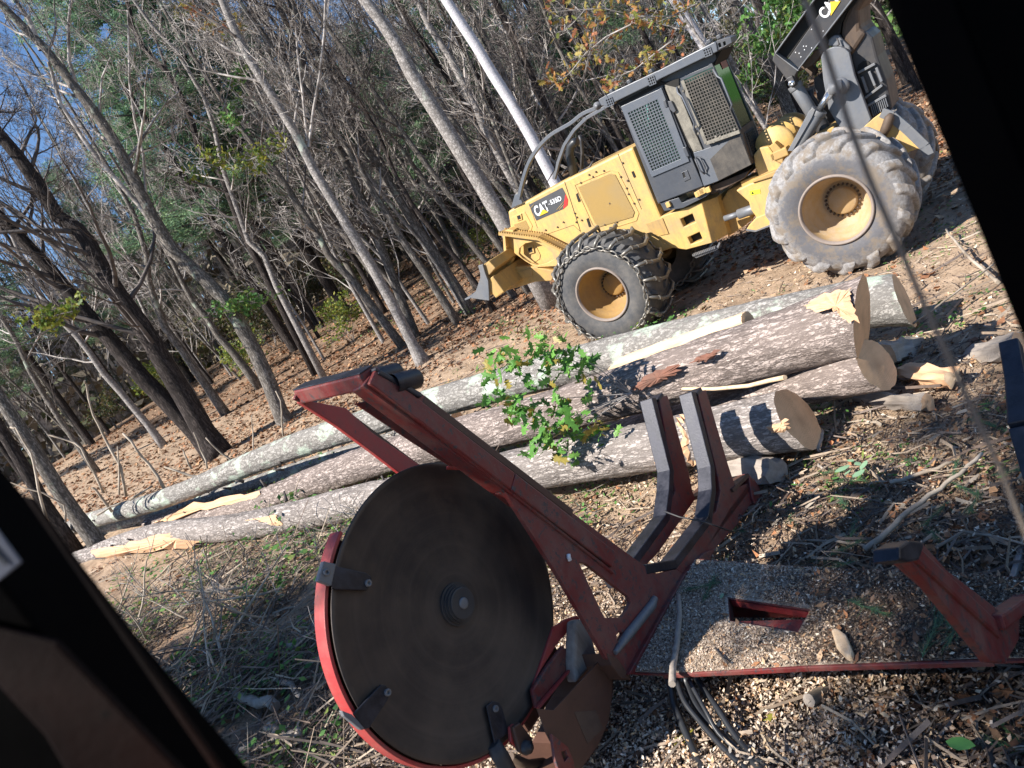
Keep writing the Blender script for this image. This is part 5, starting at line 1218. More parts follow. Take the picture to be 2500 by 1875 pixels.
key_tree('dark twin trunk nearest the skidder blade', KB((1480, 1440), (1380, 1300), (1180, 1130), (960, 840), (760, 560), (600, 330), (450, 130)), (17, 10), 21, 'bark_grey', nb=16, twig='twig_dark', dens=1.2)
key_tree('dark trunk with a scarred base at the middle of the wood', KB((1175, 1590), (1080, 1440), (950, 1260), (800, 1000), (640, 780), (540, 560), (420, 330), (330, 150)), (22, 12), 22, 'bark_grey', nb=18, twig='twig_dark', dens=1.2)
key_tree('greenish leaning trunk left of the scarred one', KB((1060, 1610), (940, 1440), (820, 1240), (730, 1100), (640, 940), (520, 760), (380, 560), (200, 330)), (18, 12), 21.5, 'bark_grey', nb=18, dens=1.2)
key_tree('thin dark trunk crossing low in front of the leaf bank', KB((1280, 1570), (1100, 1360), (960, 1180), (860, 1000), (760, 760), (640, 560)), (13, 8), 21, 'bark_dark', nb=14, twig='twig_dark')
key_tree('grey trunk behind the pale forked tree', KB((640, 1650), (480, 1480), (430, 1380), (330, 1230), (250, 1100), (170, 980), (60, 860), (-60, 700)), (18, 12), 22, 'bark_grey', nb=16)
key_tree('dead mossy trunk leaning right of the leaf bank', KB((1270, 1560), (1130, 1290), (1020, 1130), (900, 940)), (11, 7), 26, 'bark_grey', nb=10)
key_tree('dark near trunk at the left edge just above the log ends', KC((470, 1600), (440, 1560), (330, 1400), (200, 1180), (100, 1030), (0, 880), (-80, 760)), (40, 28), 15.5, 'bark_grey', nb=16, start=.3, twig='twig_dark', roots=1.2)
key_tree('dark leaning trunk at the far left edge', KC((260, 1500), (150, 1300), (60, 1150), (-60, 960)), (32, 26), 17, 'bark_dark', nb=12, start=.4, twig='twig_dark')
key_tree('pale thin trunk behind the left pine stem', KC((850, 1030), (700, 850), (600, 740), (520, 620), (440, 520), (300, 380), (180, 200), (120, 60)), (17, 11), 26, 'bark_light', nb=16)
key_tree('brown trunk low in the left wood', KC((420, 1110), (330, 980), (240, 840), (170, 720), (100, 560), (0, 400)), (15, 10), 27, 'bark_grey', nb=16)
key_tree('grey trunk between the double pine and the lichen-grey tree', KC((1200, 820), (1130, 720), (1050, 600), (960, 480), (900, 330), (860, 200), (850, 60)), (20, 13), 27, 'bark_grey', nb=16)
key_tree('grey tree standing by the yellow saplings', KC((1350, 620), (1260, 520), (1200, 420), (1120, 330), (1060, 220), (1000, 100)), (18, 11), 29, 'bark_grey', nb=16)

# prototypes of the bare wood behind
def bare_proto(seed, H, r, bark, twig):
    rs = random.Random(seed); root = empty('bare_tree'); P = [Vector((0, 0, -.3))]; R_ = [r * 1.35]; d = Vector((rs.gauss(0, .03), rs.gauss(0, .03), 1)); n = 12
    for i in range(n):
        d = (d + Vector((rs.gauss(0, .05), rs.gauss(0, .05), .2))).normalized(); P.append(P[-1] + d * (H / n)); R_.append(r * (1 - .86 * (i + 1) / n) + .01)
    trunk_mesh(P, R_, 8).build('trunk', M[bark], root, recalc=False); out = []
    nb = int(H * 1.9)
    for k in range(nb):
        f = .14 + .86 * (k + rs.random()) / nb; i = min(int(f * n), n - 1); q = P[i].lerp(P[i + 1], f * n - i); a = rs.random() * 6.283
        branch_tubes(out, q, Vector((cos(a), sin(a), .3 + rs.random() * 1.1)), (1.1 + 2.2 * rs.random()) * (1.2 - .6 * f), max(.012, R_[i] * .33), 0 if f > .35 else 1, rs, .5, 4, 5, 3, .95, .006)
    tubes_mesh(out).build('branches', M[twig], root, recalc=False); return root
protos = [bare_proto(3, 15, .10, 'bark_grey', 'twig'), bare_proto(8, 16, .12, 'bark_grey', 'twig_dark'), bare_proto(15, 12, .06, 'bark_light', 'twig'), bare_proto(23, 14, .085, 'bark_dark', 'twig_dark'), bare_proto(31, 10, .05, 'bark_grey', 'twig_dark'), bare_proto(42, 16, .10, 'bark_dark', 'twig')]
FILL = [('slender grey-barked bare tree with pale twigs in the wood behind', 'slender grey bare trees in the wood'), ('tall grey bare tree with dark twigs in the wood behind', 'grey bare trees with dark twigs'), ('thin pale-barked young bare tree in the wood behind', 'pale young bare trees in the wood'),
        ('dark-barked bare tree with dark twigs in the wood behind', 'dark bare trees in the wood'), ('small thin grey bare sapling with dark twigs in the wood behind', 'small bare saplings in the wood'), ('dark-barked bare tree with pale twigs in the wood behind', 'dark bare trees with pale twigs')]
rsf = random.Random(5); used = set(); pts = []
def ok_place(x, y, dmin):
    return all((x - a) ** 2 + (y - b) ** 2 > dmin * dmin for a, b in pts)
cnt = 0; tries = 0
while cnt < 215 and tries < 9000:
    tries += 1; y = 19 + 48 * rsf.random() ** 1.3; az = radians(-42 + 84 * rsf.random()); x = y * math.tan(az)
    if x / y < -.12 and y > 27 and rsf.random() < .68: continue
    if not ok_place(x, y, 1.25 if y < 34 else 1.0): continue
    if x / y > .40 and y > 27: continue              # opening to the lawn on the right
    if x / y > .30 and y < 27 and rsf.random() < .75: continue
    s = -.745 * x + .667 * y; t = .667 * x + .745 * y
    if t < 15.5 and s > -2: continue                      # keep the landing with its logs clear
    if -.24 < x / y < -.02 and y < 23: continue
    if x / y < -.3 and y < 23 : continue
    k = rsf.randrange(6); pts.append((x, y))
    o = protos[k] if k not in used else dup_tree(protos[k])
    used.add(k); o.location = (x, y, gh(x, y)); o.rotation_euler = (rsf.gauss(0, .04), rsf.gauss(0, .04), rsf.random() * 6.28); sc = .75 + .5 * rsf.random(); o.scale = (sc, sc, sc * (.9 + .25 * rsf.random()))
    tag(o, FILL[k][0], 'tree', FILL[k][1]); cnt += 1

# evergreens: whorled limbs with needle clumps
def conifer_proto(seed, H, R0, nl=7000, f0=.12, ls=.17, name='evergreen_tree'):
    rs = random.Random(seed); rn = np.random.default_rng(seed); root = empty(name); m = MB()
    m.tube([(0, 0, -.3), (0, 0, H * .5), (.1, 0, H)], [.2, .12, .02], 8, cap=False); m.build('trunk', M['bark_dark'], root, recalc=False)
    cs = []; out = []
    for k in range(int(H * 6)):
        f = f0 + (1 - f0) * (k / (H * 6)); z = f * H; a = rs.random() * 6.283; L = R0 * (1 - (f - f0) / (1.02 - f0)) ** .7 * (.6 + .6 * rs.random()) + .3
        end = Vector((cos(a) * L, sin(a) * L, z + L * rs.uniform(-.05, .3))); out.append(([Vector((0, 0, z)), end * .5 + Vector((0, 0, z * .5)), end], [.04, .025, .01], 4))
        for q in range(int(4 + L * 3)):
            t = .25 + .75 * rs.random(); cs.append((cos(a) * L * t + rs.gauss(0, .2), sin(a) * L * t + rs.gauss(0, .2), z + (end.z - z) * t + rs.gauss(0, .10)))
    tubes_mesh(out).build('limbs', M['twig_dark'], root, recalc=False)
    V, F = leaf_cluster(cs, .36, max(8, nl // len(cs)), ls, rn, aspect=.26); fast_mesh('crown', V, F, M['conifer'], root); return root
con = [conifer_proto(4, 17, 3.4, 60000, ls=.13, f0=.34), conifer_proto(9, 13, 2.8, 45000, ls=.13, f0=.3)]
spots = [(-7.4, 34), (-5.0, 36.5), (-6.8, 39), (-3.4, 41), (-20, 40), (-15, 43), (-5.5, 40), (-25, 42), (-3, 36), (1.5, 34), (4.5, 32), (6.5, 37), (3, 42), (9, 33), (8.5, 42), (12, 46), (-22, 30), (-29, 38), (-11, 47), (0, 48), (11.5, 29.5), (19, 52), (24, 55), (29, 54), (33, 60), (15, 55), (38, 58)]
tall = {0: 1.12, 1: 1.45, 2: 1.25, 3: 1.45, 4: .95, 5: 1.0, 7: 1.0, 17: 1.1, 18: 1.0}
for i, (x, y) in enumerate(spots):
    k = i % 2; o = con[k] if i < 2 else dup_tree(con[k]); o.location = (x, y, gh(x, y)); sc = tall.get(i, .62 + .25 * rsf.random()); o.scale = (sc, sc, sc); o.rotation_euler = (0, 0, rsf.random() * 6)
    tag(o, ('tall green evergreen tree with its crown above the bare trees behind' if sc > .9 else 'small green evergreen tree standing low among the bare trees behind'), 'evergreen tree', ('tall evergreens in the wood behind' if sc > .9 else 'small evergreens in the wood behind'))

# low leafy bushes of the understory
def bush_proto(seed, mat, R0=1.0, n=1500, size=.11):
    rs = random.Random(seed); rn = np.random.default_rng(seed); root = empty('understory_bush'); out = []
    cs = []
    for k in range(7):
        a = rs.random() * 6.28; o2 = []; branch_tubes(o2, Vector((0, 0, -.1)), Vector((cos(a) * .6, sin(a) * .6, 1.3)), R0 * 1.5, .014, 1, rs, .3, 4, 5, 3, 1, .004); out += o2
        cs += [tuple(P[-1]) for P, _, _ in o2] + [tuple(P[len(P) // 2]) for P, _, _ in o2]
    tubes_mesh(out).build('stems', M['twig'], root, recalc=False)
    V, F = leaf_cluster(cs, .16, max(2, n // len(cs)), size, rn, aspect=.6); fast_mesh('leaves', V, F, M[mat], root); return root
BD = [('yellow', 'small sapling with yellow-green autumn leaves in the wood', 'yellow-leaved saplings', bush_proto(2, 'yellow_leaf')), ('green', 'low bush with dull green and brown leaves in the wood', 'low bushes in the wood', bush_proto(5, 'understory', 1.2, 2000))]
usedb = set()
for i in range(56):
    k = 0 if rsf.random() < .3 else 1; y = 21 + 34 * rsf.random(); az = radians(-40 + 72 * rsf.random()); x = y * math.tan(az)
    s = -.745 * x + .667 * y; t = .667 * x + .745 * y
    if t < 15.5: continue
    if -.24 < x / y < -.0 and y < 26: continue
    o = BD[k][3] if k not in usedb else dup_tree(BD[k][3]); usedb.add(k); sc = (.6 + .9 * rsf.random()) * (1 + (y - 20) / 40) * (.6 if k == 0 else .9)
    o.location = (x, y, gh(x, y)); o.rotation_euler = (0, 0, rsf.random() * 6); o.scale = (sc, sc, sc * 1.1); tag(o, BD[k][1], 'bush', BD[k][2])

# far wood seen through everything: one mass of distant trunks and twigs on the slope
rn = np.random.default_rng(77); n = 2600
yy = 52 + 45 * rn.random(n); az = np.radians(-46 + 90 * rn.random(n)); xx = yy * np.tan(az); keep = ~((xx / yy > .36) & (xx / yy < .62) & (yy < 75)); xx, yy = xx[keep], yy[keep]; n = len(xx)
zz = ground(xx, yy, False); Ht = 10 + 8 * rn.random(n); r = .06 + .10 * rn.random(n); lean = rn.normal(0, .5, (n, 2)); V = []
for k in range(3):
    a = 2 * pi * k / 3
    V.append(np.stack([xx + np.cos(a) * r, yy + np.sin(a) * r, zz - .5], 1)); 
for k in range(3):
    a = 2 * pi * k / 3
    V.append(np.stack([xx + lean[:, 0] + np.cos(a) * r * .3, yy + lean[:, 1] + np.sin(a) * r * .3, zz + Ht], 1))
V = np.stack(V, 1).reshape(-1, 3); b = np.arange(n)[:, None] * 6; F = np.concatenate([b + np.array([[0, 1, 4, 3]]), b + np.array([[1, 2, 5, 4]]), b + np.array([[2, 0, 3, 5]])])
fw = fast_mesh('far_wood', V, F, M['twig']); tag(fw, 'hazy mass of distant grey tree trunks beyond the nearer wood', 'far wood', kind='stuff')
n = 30000; yy = 50 + 48 * rn.random(n); az = np.radians(-46 + 90 * rn.random(n)); xx = yy * np.tan(az); keep = ~((xx / yy > .36) & (xx / yy < .62) & (yy < 78)); xx, yy = xx[keep], yy[keep]; n = len(xx)
zz = ground(xx, yy, False) + 10 * rn.random(n) ** 1.5
V, F = leaf_cluster(np.stack([xx, yy, zz], 1), .5, 1, 1.1, rn, aspect=.45); M['far_leaf'] = m_island('far_wood_foliage', [(.12, .105, .085), (.09, .10, .055), (.15, .125, .09), (.06, .08, .04), (.18, .15, .10), (.20, .17, .13)], .9)
ff = fast_mesh('far_wood', V, F, M['far_leaf']); tag(ff, 'distant undergrowth and canopy mass closing the view behind the wood', 'far wood', kind='stuff')

# leafy branches: orange oak over the cab, green maple by the boom, yellow-green sprays in the left canopy
LOBE = [(0, 0), (.10, .06), (.24, .22), (.20, .07), (.40, .15), (.52, .34), (.52, .12), (.72, .16), (.84, .26), (.84, .08), (1, 0)]
LP = np.array(LOBE + [(x, -y) for x, y in LOBE[-2:0:-1]]); LP = LP - np.array([.5, 0])
def lobed_leaves(C_, rn, size, mat, name, parent=None, poly=LP, curl=.25, flat=0.0, normals=None):
    n = len(C_); k = len(poly); a = rn.normal(size=(n, 3)); a[:, 2] *= (1 - flat); a /= np.linalg.norm(a, axis=1, keepdims=True)
    up = rn.normal(size=(n, 3)) * (1 - flat * .75) + np.array([0, 0, 1]) * (.3 + flat * 2); b = np.cross(up, a); b /= np.linalg.norm(b, axis=1, keepdims=True); c = np.cross(a, b)
    s = (size * (.6 + .7 * rn.random(n)))[:, None, None]
    cu = curl * rn.normal(size=(n, 1, 1)) ; X = poly[None, :, 0:1]; Y = poly[None, :, 1:2]
    V = C_[:, None, :] + s * (X * a[:, None] + Y * b[:, None] + cu * (Y * Y * 2.2 + X * X * .8) * c[:, None]); V = V.reshape(-1, 3)
    ctr = (C_[:, None, :]).reshape(-1, 3)
    allV = np.concatenate([V, ctr]); base = np.arange(n)[:, None] * k; i = np.arange(k)[None]
    F = np.stack([base + i, base + (i + 1) % k, np.broadcast_to(n * k + np.arange(n)[:, None], (n, k))], -1).reshape(-1, 3)
    return fast_mesh(name, allV, F, mat if not isinstance(mat, str) else M[mat], parent)
def leafy_branch(label, px, d, mat, nleaf, spread, size, cat='leafy branch', group=None, r=.02, seed=1):
    rs = random.Random(seed); rn_ = np.random.default_rng(seed); P = [dep(*p, d + rs.uniform(-.3, .3)) for p in px]; base = P[0].copy(); root = empty('leafy_branch', base); tag(root, label, cat, group)
    P = [p - base for p in P]; out = [(P, [r * (1 - .7 * i / (len(P) - 1)) for i in range(len(P))], 5)]; ends = []
    for i in range(len(P) - 1):
        for q in range(5):
            o2 = []; a = rs.random() * 6.28; branch_tubes(o2, P[i].lerp(P[i + 1], rs.random()), Vector((cos(a), sin(a), rs.uniform(-.4, .5))), spread * (.4 + rs.random()), r * .35, 2, rs, 0, 3, 4, 3, 1, .003); out += o2
            for Pk, _, _ in o2: ends += [tuple(Pk[-1]), tuple(Pk[len(Pk) // 2])]
    tubes_mesh(out).build('stem', M['twig'], root, recalc=False)
    E_ = np.array(ends); C_ = E_[rn_.integers(0, len(E_), nleaf)] + rn_.normal(0, .08, (nleaf, 3)); lobed_leaves(C_, rn_, size, mat, 'leaves', root); return root
leafy_branch('spray of orange and yellow oak leaves hanging left of the cab roof', [(1540, 60), (1480, 90), (1430, 130), (1390, 180), (1360, 200)], 15.5, 'orange_leaf', 170, .5, .16, seed=3)
leafy_branch('upper spray of orange oak leaves above the cab', [(1700, 10), (1640, 40), (1560, 40), (1470, 20), (1340, 30)], 15.8, 'orange_leaf', 230, .6, .16, seed=4)
leafy_branch('spray of orange and green oak leaves touching the cab roof front', [(1640, 100), (1600, 130), (1550, 170), (1500, 190)], 15.0, 'orange_leaf', 130, .45, .16, seed=5)
leafy_branch('bright green maple foliage between the cab and the boom', [(1990, 30), (1940, 60), (1900, 60), (1870, 100), (1860, 150)], 20, 'green_leaf', 900, .9, .19, seed=6)
leafy_branch('bright green maple foliage above the boom flange', [(2020, -20), (1960, 10), (1920, 20), (1880, 20)], 20, 'green_leaf', 700, .9, .19, seed=7)
leafy_branch('green grass and weeds clump right of the boom', [(2120, 60), (2110, 30), (2100, 0), (2090, -40)], 26, 'green_leaf', 700, 1.0, .17, seed=8)
leafy_branch('yellow-green spray in the middle of the left canopy', KA((1650, 850), (1550, 880), (1430, 930), (1300, 920), (1180, 970)), 19.5, 'yellow_leaf', 420, .5, .15, seed=9)
leafy_branch('yellow-green spray below the pine limbs at left', KC((420, 380), (330, 400), (270, 430), (230, 400)), 17, 'yellow_leaf', 300, .4, .16, seed=10)
leafy_branch('small red-orange leaf spray on the slim grey tree', KA((1100, 60), (1180, 80), (1270, 140), (1330, 160)), 19, 'orange_leaf', 120, .35, .15, seed=11)
leafy_branch('dark green spray hanging in the left canopy centre', KA((1420, 430), (1350, 420), (1290, 640), (1330, 760)), 19.5, 'green_leaf', 300, .5, .13, seed=12)
leafy_branch('green beech leaves beside the lichen-grey trunk', KC((1300, 350), (1350, 330), (1420, 320), (1500, 330)), 19, 'green_leaf', 330, .5, .13, seed=13)

# trees added out of view on the sunny side, crowns shaped to cast shade
o = conifer_proto(19, 15, 2.2, 34000, .605, .17, 'pine_tree'); o.location = (-7.4, -.75, gh(-7.4, -.75)); tag(o, 'tall high-crowned pine added out of view to shade the saw', 'added shade tree')
o = dup_tree(con[1]); o.location = (-9.2, 4.9, gh(-9.2, 4.9)); o.scale = (1.0, 1.0, .58); tag(o, 'shorter evergreen added out of view to shade the ground left of the saw', 'evergreen tree')
# ---------------------------------------------------------------- loose cover on the ground
def st_of(x, y): return -.745 * x + .667 * y, .667 * x + .745 * y
def sample(n, r0, r1, az0, az1, rn, maskf=None):
    X = []; tot = 0
    while tot < n:
        k = n * 2; r = np.exp(rn.uniform(math.log(r0), math.log(r1), k)); a = np.radians(rn.uniform(az0, az1, k)); x = r * np.sin(a); y = r * np.cos(a)
        m_ = np.ones(k, bool) if maskf is None else rn.random(k) < maskf(x, y)
        X.append(np.stack([x[m_], y[m_]], 1)); tot += m_.sum()
    return np.concatenate(X)[:n]
def litter(name, label, cat, mat, xy, size, rn, tilt=.35, aspect=.65, lift=.012, growr=0.0, fold=.2):
    n = len(xy); x, y = xy[:, 0], xy[:, 1]; z = ground(x, y) + lift * rn.random(n) * 2; r = np.hypot(x, y)
    nr = rn.normal(0, tilt, (n, 3)); nr[:, 2] = 1; nr /= np.linalg.norm(nr, axis=1, keepdims=True); a = rn.normal(size=(n, 3)); a -= nr * (a * nr).sum(1, keepdims=True); a /= np.linalg.norm(a, axis=1, keepdims=True); b = np.cross(nr, a)
    s = (size * (.45 + 1.0 * rn.random(n) ** 1.5) * (1 + growr * r))[:, None]; C_ = np.stack([x, y, z], 1); f = (fold * rn.normal(size=(n, 1))) * s
    asp = aspect * (.6 + .8 * rn.random(n))[:, None]
    V = np.stack([C_ - a * s * .5 + nr * f, C_ + b * s * .5 * asp - a * s * .08, C_ + a * s * .5 + nr * f * .7, C_ - b * s * .5 * asp + a * s * .06], 1).reshape(-1, 3)
    i = np.arange(n)[:, None] * 4; F = np.concatenate([i + np.array([[0, 1, 3]]), i + np.array([[1, 2, 3]])])
    o = fast_mesh(name, V, F, M[mat] if isinstance(mat, str) else mat); tag(o, label, cat, kind='stuff'); return o
def sticks_stuff(name, label, mat, xy, L, r, rn, lift=.03, zs_=.12):
    n = len(xy); x, y = xy[:, 0], xy[:, 1]; a = rn.uniform(0, 6.283, n); Ls = L * (.3 + 1.3 * rn.random(n) ** 2); z = ground(x, y) + lift * rn.random(n)
    d = np.stack([np.cos(a), np.sin(a), rn.normal(0, zs_, n)], 1); side = np.stack([-np.sin(a), np.cos(a), np.zeros(n)], 1); C_ = np.stack([x, y, z], 1); rr = (r * (.4 + rn.random(n)))[:, None]; bend = rn.normal(0, .10, (n, 1)) * Ls[:, None] * side
    Vs = []
    for t, k in ((-.5, 1), (0, .9), (.5, .5)):
        c = C_ + d * (t * Ls)[:, None] + bend * (1 - 4 * t * t)
        Vs += [c + side * rr * k, c + np.array([0, 0, 1.5]) * rr * k, c - side * rr * k]
    V = np.stack(Vs, 1).reshape(-1, 3); i = np.arange(n)[:, None] * 9; F = []
    for q in (0, 3):
        for j in range(3): F.append(i + np.array([[q + j, q + (j + 1) % 3, q + 3 + (j + 1) % 3, q + 3 + j]]))
    o = fast_mesh(name, V, np.concatenate(F), M[mat]); tag(o, label, 'sticks', kind='stuff'); return o
rn = np.random.default_rng(101)
def m_wood_floor(x, y):
    s, t = st_of(x, y); return np.maximum(sstep(11.8, 15.0, t + 1.6 * vnoise(x * .8, y * .8)), .75 * sstep(11, 14, s + vnoise(x, y)) * sstep(6.8, 8, t)) * np.where(s < -2, .8, 1) * .97 + .035
def m_near(x, y):
    s, t = st_of(x, y); return (1 - sstep(5.5, 8.0, t)) * sstep(-.45, .4, x * .35 - .1 + .7 * vnoise(x * 1.3, y * 1.3)) * .9 + .10
def m_dust(x, y):
    return np.clip(np.exp(-(((x + 1.5) / 1.5) ** 2 + ((y - 4.6) / .95) ** 2)) * 1.3 + np.exp(-(((x - .2) / .6) ** 2 + ((y - 3.45) / .5) ** 2)) * 1.0, 0, 1) * (.6 + .8 * (vnoise(x * 5, y * 5) > -.15))
def m_landing(x, y):
    s, t = st_of(x, y); return sstep(2.5, 5, t) * (1 - sstep(11, 15, t)) * (.35 + 1.2 * (vnoise(x * 1.7, y * 1.7) > .0))
def m_green(x, y):
    s, t = st_of(x, y); return sstep(4.0, 7.0, s) * (1 - sstep(7.0, 9.5, t)) * (vnoise(x * 1.6 + 3, y * 1.6) > -.12) * 1.0 + .0
litter('leaf_litter', 'brown and orange fallen leaves covering the forest floor', 'fallen leaves', 'dead_leaves', sample(64000, 7, 46, -46, 44, rn, m_wood_floor), .085, rn, .45, .75, .02, .018)
litter('leaf_litter', 'dead leaves strewn over the near ground around the saw', 'fallen leaves', 'dead_leaves', sample(6000, 2.2, 14, -50, 44, rn, lambda x, y: m_near(x, y) * .9 + .04), .055, rn, .6, .7, .03, 0, .35)
litter('bark_mulch', 'dark bark crumbs and mulch covering the near ground', 'mulch', 'mulch', sample(95000, 2.2, 12, -52, 44, rn, lambda x, y: m_near(x, y) * .8 + .2), .024, rn, .6, .5, .02, .02, .2)
litter('wood_chips', 'pale wood chips and bark flakes scattered on the landing', 'wood chips', 'chips', sample(9000, 3, 17, -50, 44, rn, m_landing), .040, rn, .5, .4, .02, .02)
litter('small_chips', 'tiny pale wood chips sprinkled on the near mulch', 'wood chips', 'chips', sample(7000, 2.2, 8, -50, 44, rn, m_near), .018, rn, .6, .45, .03)
litter('sawdust_pile', 'pale sawdust spread under the saw blade and deck edge', 'sawdust', 'sawdust', sample(42000, 2.6, 8, -50, 30, rn, m_dust), .026, rn, .7, .5, .05)
litter('sawdust_pile', 'large pale chips lying in the sawdust', 'wood chips', 'chips', sample(7000, 2.6, 8, -50, 30, rn, m_dust), .034, rn, .8, .45, .06)
sticks_stuff('twig_litter', 'small twigs and sticks littering the ground', 'litter_sticks', sample(15000, 2.2, 24, -50, 44, rn, lambda x, y: .35 + .65 * m_near(x, y) + .4 * m_green(x, y)), .20, .006, rn, .05)
sticks_stuff('branch_litter', 'broken branch pieces scattered over the landing', 'litter_sticks', sample(1800, 2.5, 20, -50, 44, rn, lambda x, y: .4 + .6 * m_green(x, y)), .50, .010, rn, .10)
sticks_stuff('splinter_litter', 'long pale splinters scattered near the pile', 'stick', sample(700, 3, 14, -50, 44, rn), .22, .010, rn, .05)

sticks_stuff('slash_litter', 'tangled thin slash branches left of the saw', 'litter_sticks', sample(2600, 5, 13, -50, -5, rn, m_green), .75, .008, rn, .22, .4)
sticks_stuff('slash_litter', 'fine dead twigs tangled over the slash', 'litter_sticks', sample(7000, 5, 13, -50, -5, rn, m_green), .32, .0045, rn, .15, .45)
# green ground plants: clumps of small leaves standing a little above the soil
def clumps(name, label, mat, xy, per, R_, h, size, rn, aspect=.6, up=.25):
    x = np.repeat(xy[:, 0], per); y = np.repeat(xy[:, 1], per); n = len(x); g = ground(x, y); x = x + rn.normal(0, R_, n); y = y + rn.normal(0, R_, n); z = g + h * rn.random(n) ** 1.3
    a = rn.normal(size=(n, 3)) * np.array([1, 1, up]); a /= np.linalg.norm(a, axis=1, keepdims=True); b = np.cross(a, rn.normal(size=(n, 3)) * .5 + np.array([0, 0, 1])); b /= np.linalg.norm(b, axis=1, keepdims=True); s = size * (.5 + rn.random(n))[:, None]; C_ = np.stack([x, y, z], 1)
    V = np.stack([C_ - a * s * .5, C_ + b * s * .5 * aspect, C_ + a * s * .5, C_ - b * s * .5 * aspect], 1).reshape(-1, 3); o = fast_mesh(name, V, np.arange(4 * n).reshape(-1, 4), M[mat]); tag(o, label, 'ground plants', kind='stuff'); return o
clumps('ground_plants', 'small green leafy plants covering the ground left of the saw', 'green_leaf', sample(420, 5.5, 15, -48, 0, rn, m_green), 18, .13, .25, .065, rn)
clumps('ground_plants', 'dark green creeping plants in the shade left of the saw', 'needles', sample(260, 5, 14, -48, 0, rn, m_green), 22, .16, .14, .085, rn, .14)
clumps('grass_tufts', 'thin green grass and weeds dotted over the landing', 'green_leaf', sample(300, 4, 16, -40, 40, rn, lambda x, y: (st_of(x, y)[1] > 4.8) * (vnoise(x * 1.1, y * 1.1) > .05)), 14, .12, .07, .055, rn, .28)
wz = SO.copy(); cl = np.array([[gz(px, py, .25).x, gz(px, py, .25).y] for px, py in ((1500, 862), (1560, 850), (1590, 830), (1620, 815), (1470, 880), (1130, 800), (1110, 790), (1080, 830), (1180, 835), (1250, 850), (1310, 850), (1350, 860), (1020, 880), (980, 900))])
clumps('ground_plants', 'green weeds sprouting in front of the chained wheel', 'green_leaf', cl, 55, .20, .28, .07, rn)
rgt = np.array([[gz(px, py, .0).x, gz(px, py, .0).y] for px, py in ((1560, 1180), (1600, 1160), (1640, 1190), (1500, 1210), (1545, 1250), (1430, 1230), (1470, 1270), (2260, 760), (2320, 790), (2250, 800), (2420, 740), (1620, 1150))])
clumps('ground_plants', 'low green plants beside the bunk posts and the log butts', 'green_leaf', rgt, 26, .12, .10, .05, rn)
# pine sprays lying about
px_ = [(2080, 1300), (2060, 1340), (2060, 1230), (2350, 1190), (2380, 1220), (2330, 1150), (2470, 1150), (2110, 1480), (2300, 1500), (2340, 1530), (2270, 1560), (1730, 1440), (2290, 1250), (2400, 1000), (2300, 1320), (2240, 1380), (1720, 1430), (1650, 1210), (2050, 1380), (1930, 1260)]
cs = []
for p in px_:
    zz_ = DZ + .03 if (p[1] > 1400) else .05; w_ = gz(*p, zz_); cs.append((w_.x, w_.y, zz_))
extra = sample(60, 2.6, 13, -46, 42, rn); cs += [(a, b, gh(a, b) + .03) for a, b in extra]
V = []; 
for c in cs:
    a0 = rn.uniform(0, 6.28); ax_ = np.array([cos(a0), sin(a0), 0])
    for k in range(70):
        q = np.array(c) + ax_ * rn.uniform(-.12, .12); th = a0 + rn.normal(0, .45); d = np.array([cos(th), sin(th), rn.normal(.05, .12)]) * rn.uniform(.06, .11); sd = np.array([-sin(th), cos(th), 0]) * .0016
        V += [q - sd, q + sd, q + d]
fn = fast_mesh('pine_sprays', np.array(V), np.arange(len(V)).reshape(-1, 3), M['needles']); tag(fn, 'green pine needle sprays lying on the deck and ground', 'pine needles', kind='stuff')

# chips on the deck
dkp = DP(*K5((300, 1488), (560, 1497), (1150, 1458), (2000, 1425), (2290, 1420), (2290, 1040), (1600, 1000), (1330, 990), (960, 972), (605, 944), (565, 1010))); hp = DP(*K5((745, 1115), (1180, 1170), (1115, 1310), (960, 1285), (755, 1250)))
def inpoly(x, y, poly):
    c = np.zeros(len(x), bool); n = len(poly)
    for i in range(n):
        x1, y1 = poly[i].x, poly[i].y; x2, y2 = poly[(i + 1) % n].x, poly[(i + 1) % n].y
        c ^= ((y1 > y) != (y2 > y)) & (x < (x2 - x1) * (y - y1) / (y2 - y1 + 1e-12) + x1)
    return c
def deck_litter(name, label, mat, n, size, lift, dens=None):
    x = rn.uniform(min(p.x for p in dkp), max(p.x for p in dkp), n * 3); y = rn.uniform(min(p.y for p in dkp), max(p.y for p in dkp), n * 3); k = inpoly(x, y, dkp) & ~inpoly(x, y, hp)
    if dens is not None: k &= rn.random(len(x)) < dens(x, y)
    x, y = x[k][:n], y[k][:n]; m_ = len(x); base = DZ - SB.z + .008
    nr = rn.normal(0, .5, (m_, 3)); nr[:, 2] = 1; nr /= np.linalg.norm(nr, axis=1, keepdims=True); a = rn.normal(size=(m_, 3)); a -= nr * (a * nr).sum(1, keepdims=True); a /= np.linalg.norm(a, axis=1, keepdims=True); b = np.cross(nr, a); s = size * (.4 + rn.random(m_) ** 2 * 1.3)[:, None]
    C_ = np.stack([x, y, base + lift * rn.random(m_)], 1); V = np.stack([C_ - a * s * .5, C_ + b * s * .2, C_ + a * s * .5, C_ - b * s * .2], 1)
    Vw = V.reshape(-1, 3) @ np.array(AR).T + np.array(SB); o = fast_mesh(name, Vw, np.arange(4 * m_).reshape(-1, 4), M[mat]); tag(o, label, 'sawdust', kind='stuff'); return o
deck_litter('deck_sawdust', 'fine pale sawdust flakes on the near left part of the deck', 'sawdust', 42000, .013, .008, lambda x, y: .12 + .88 * (1 - sstep(.85, 1.5, x + .3 * vnoise(x * 4, y * 4))))
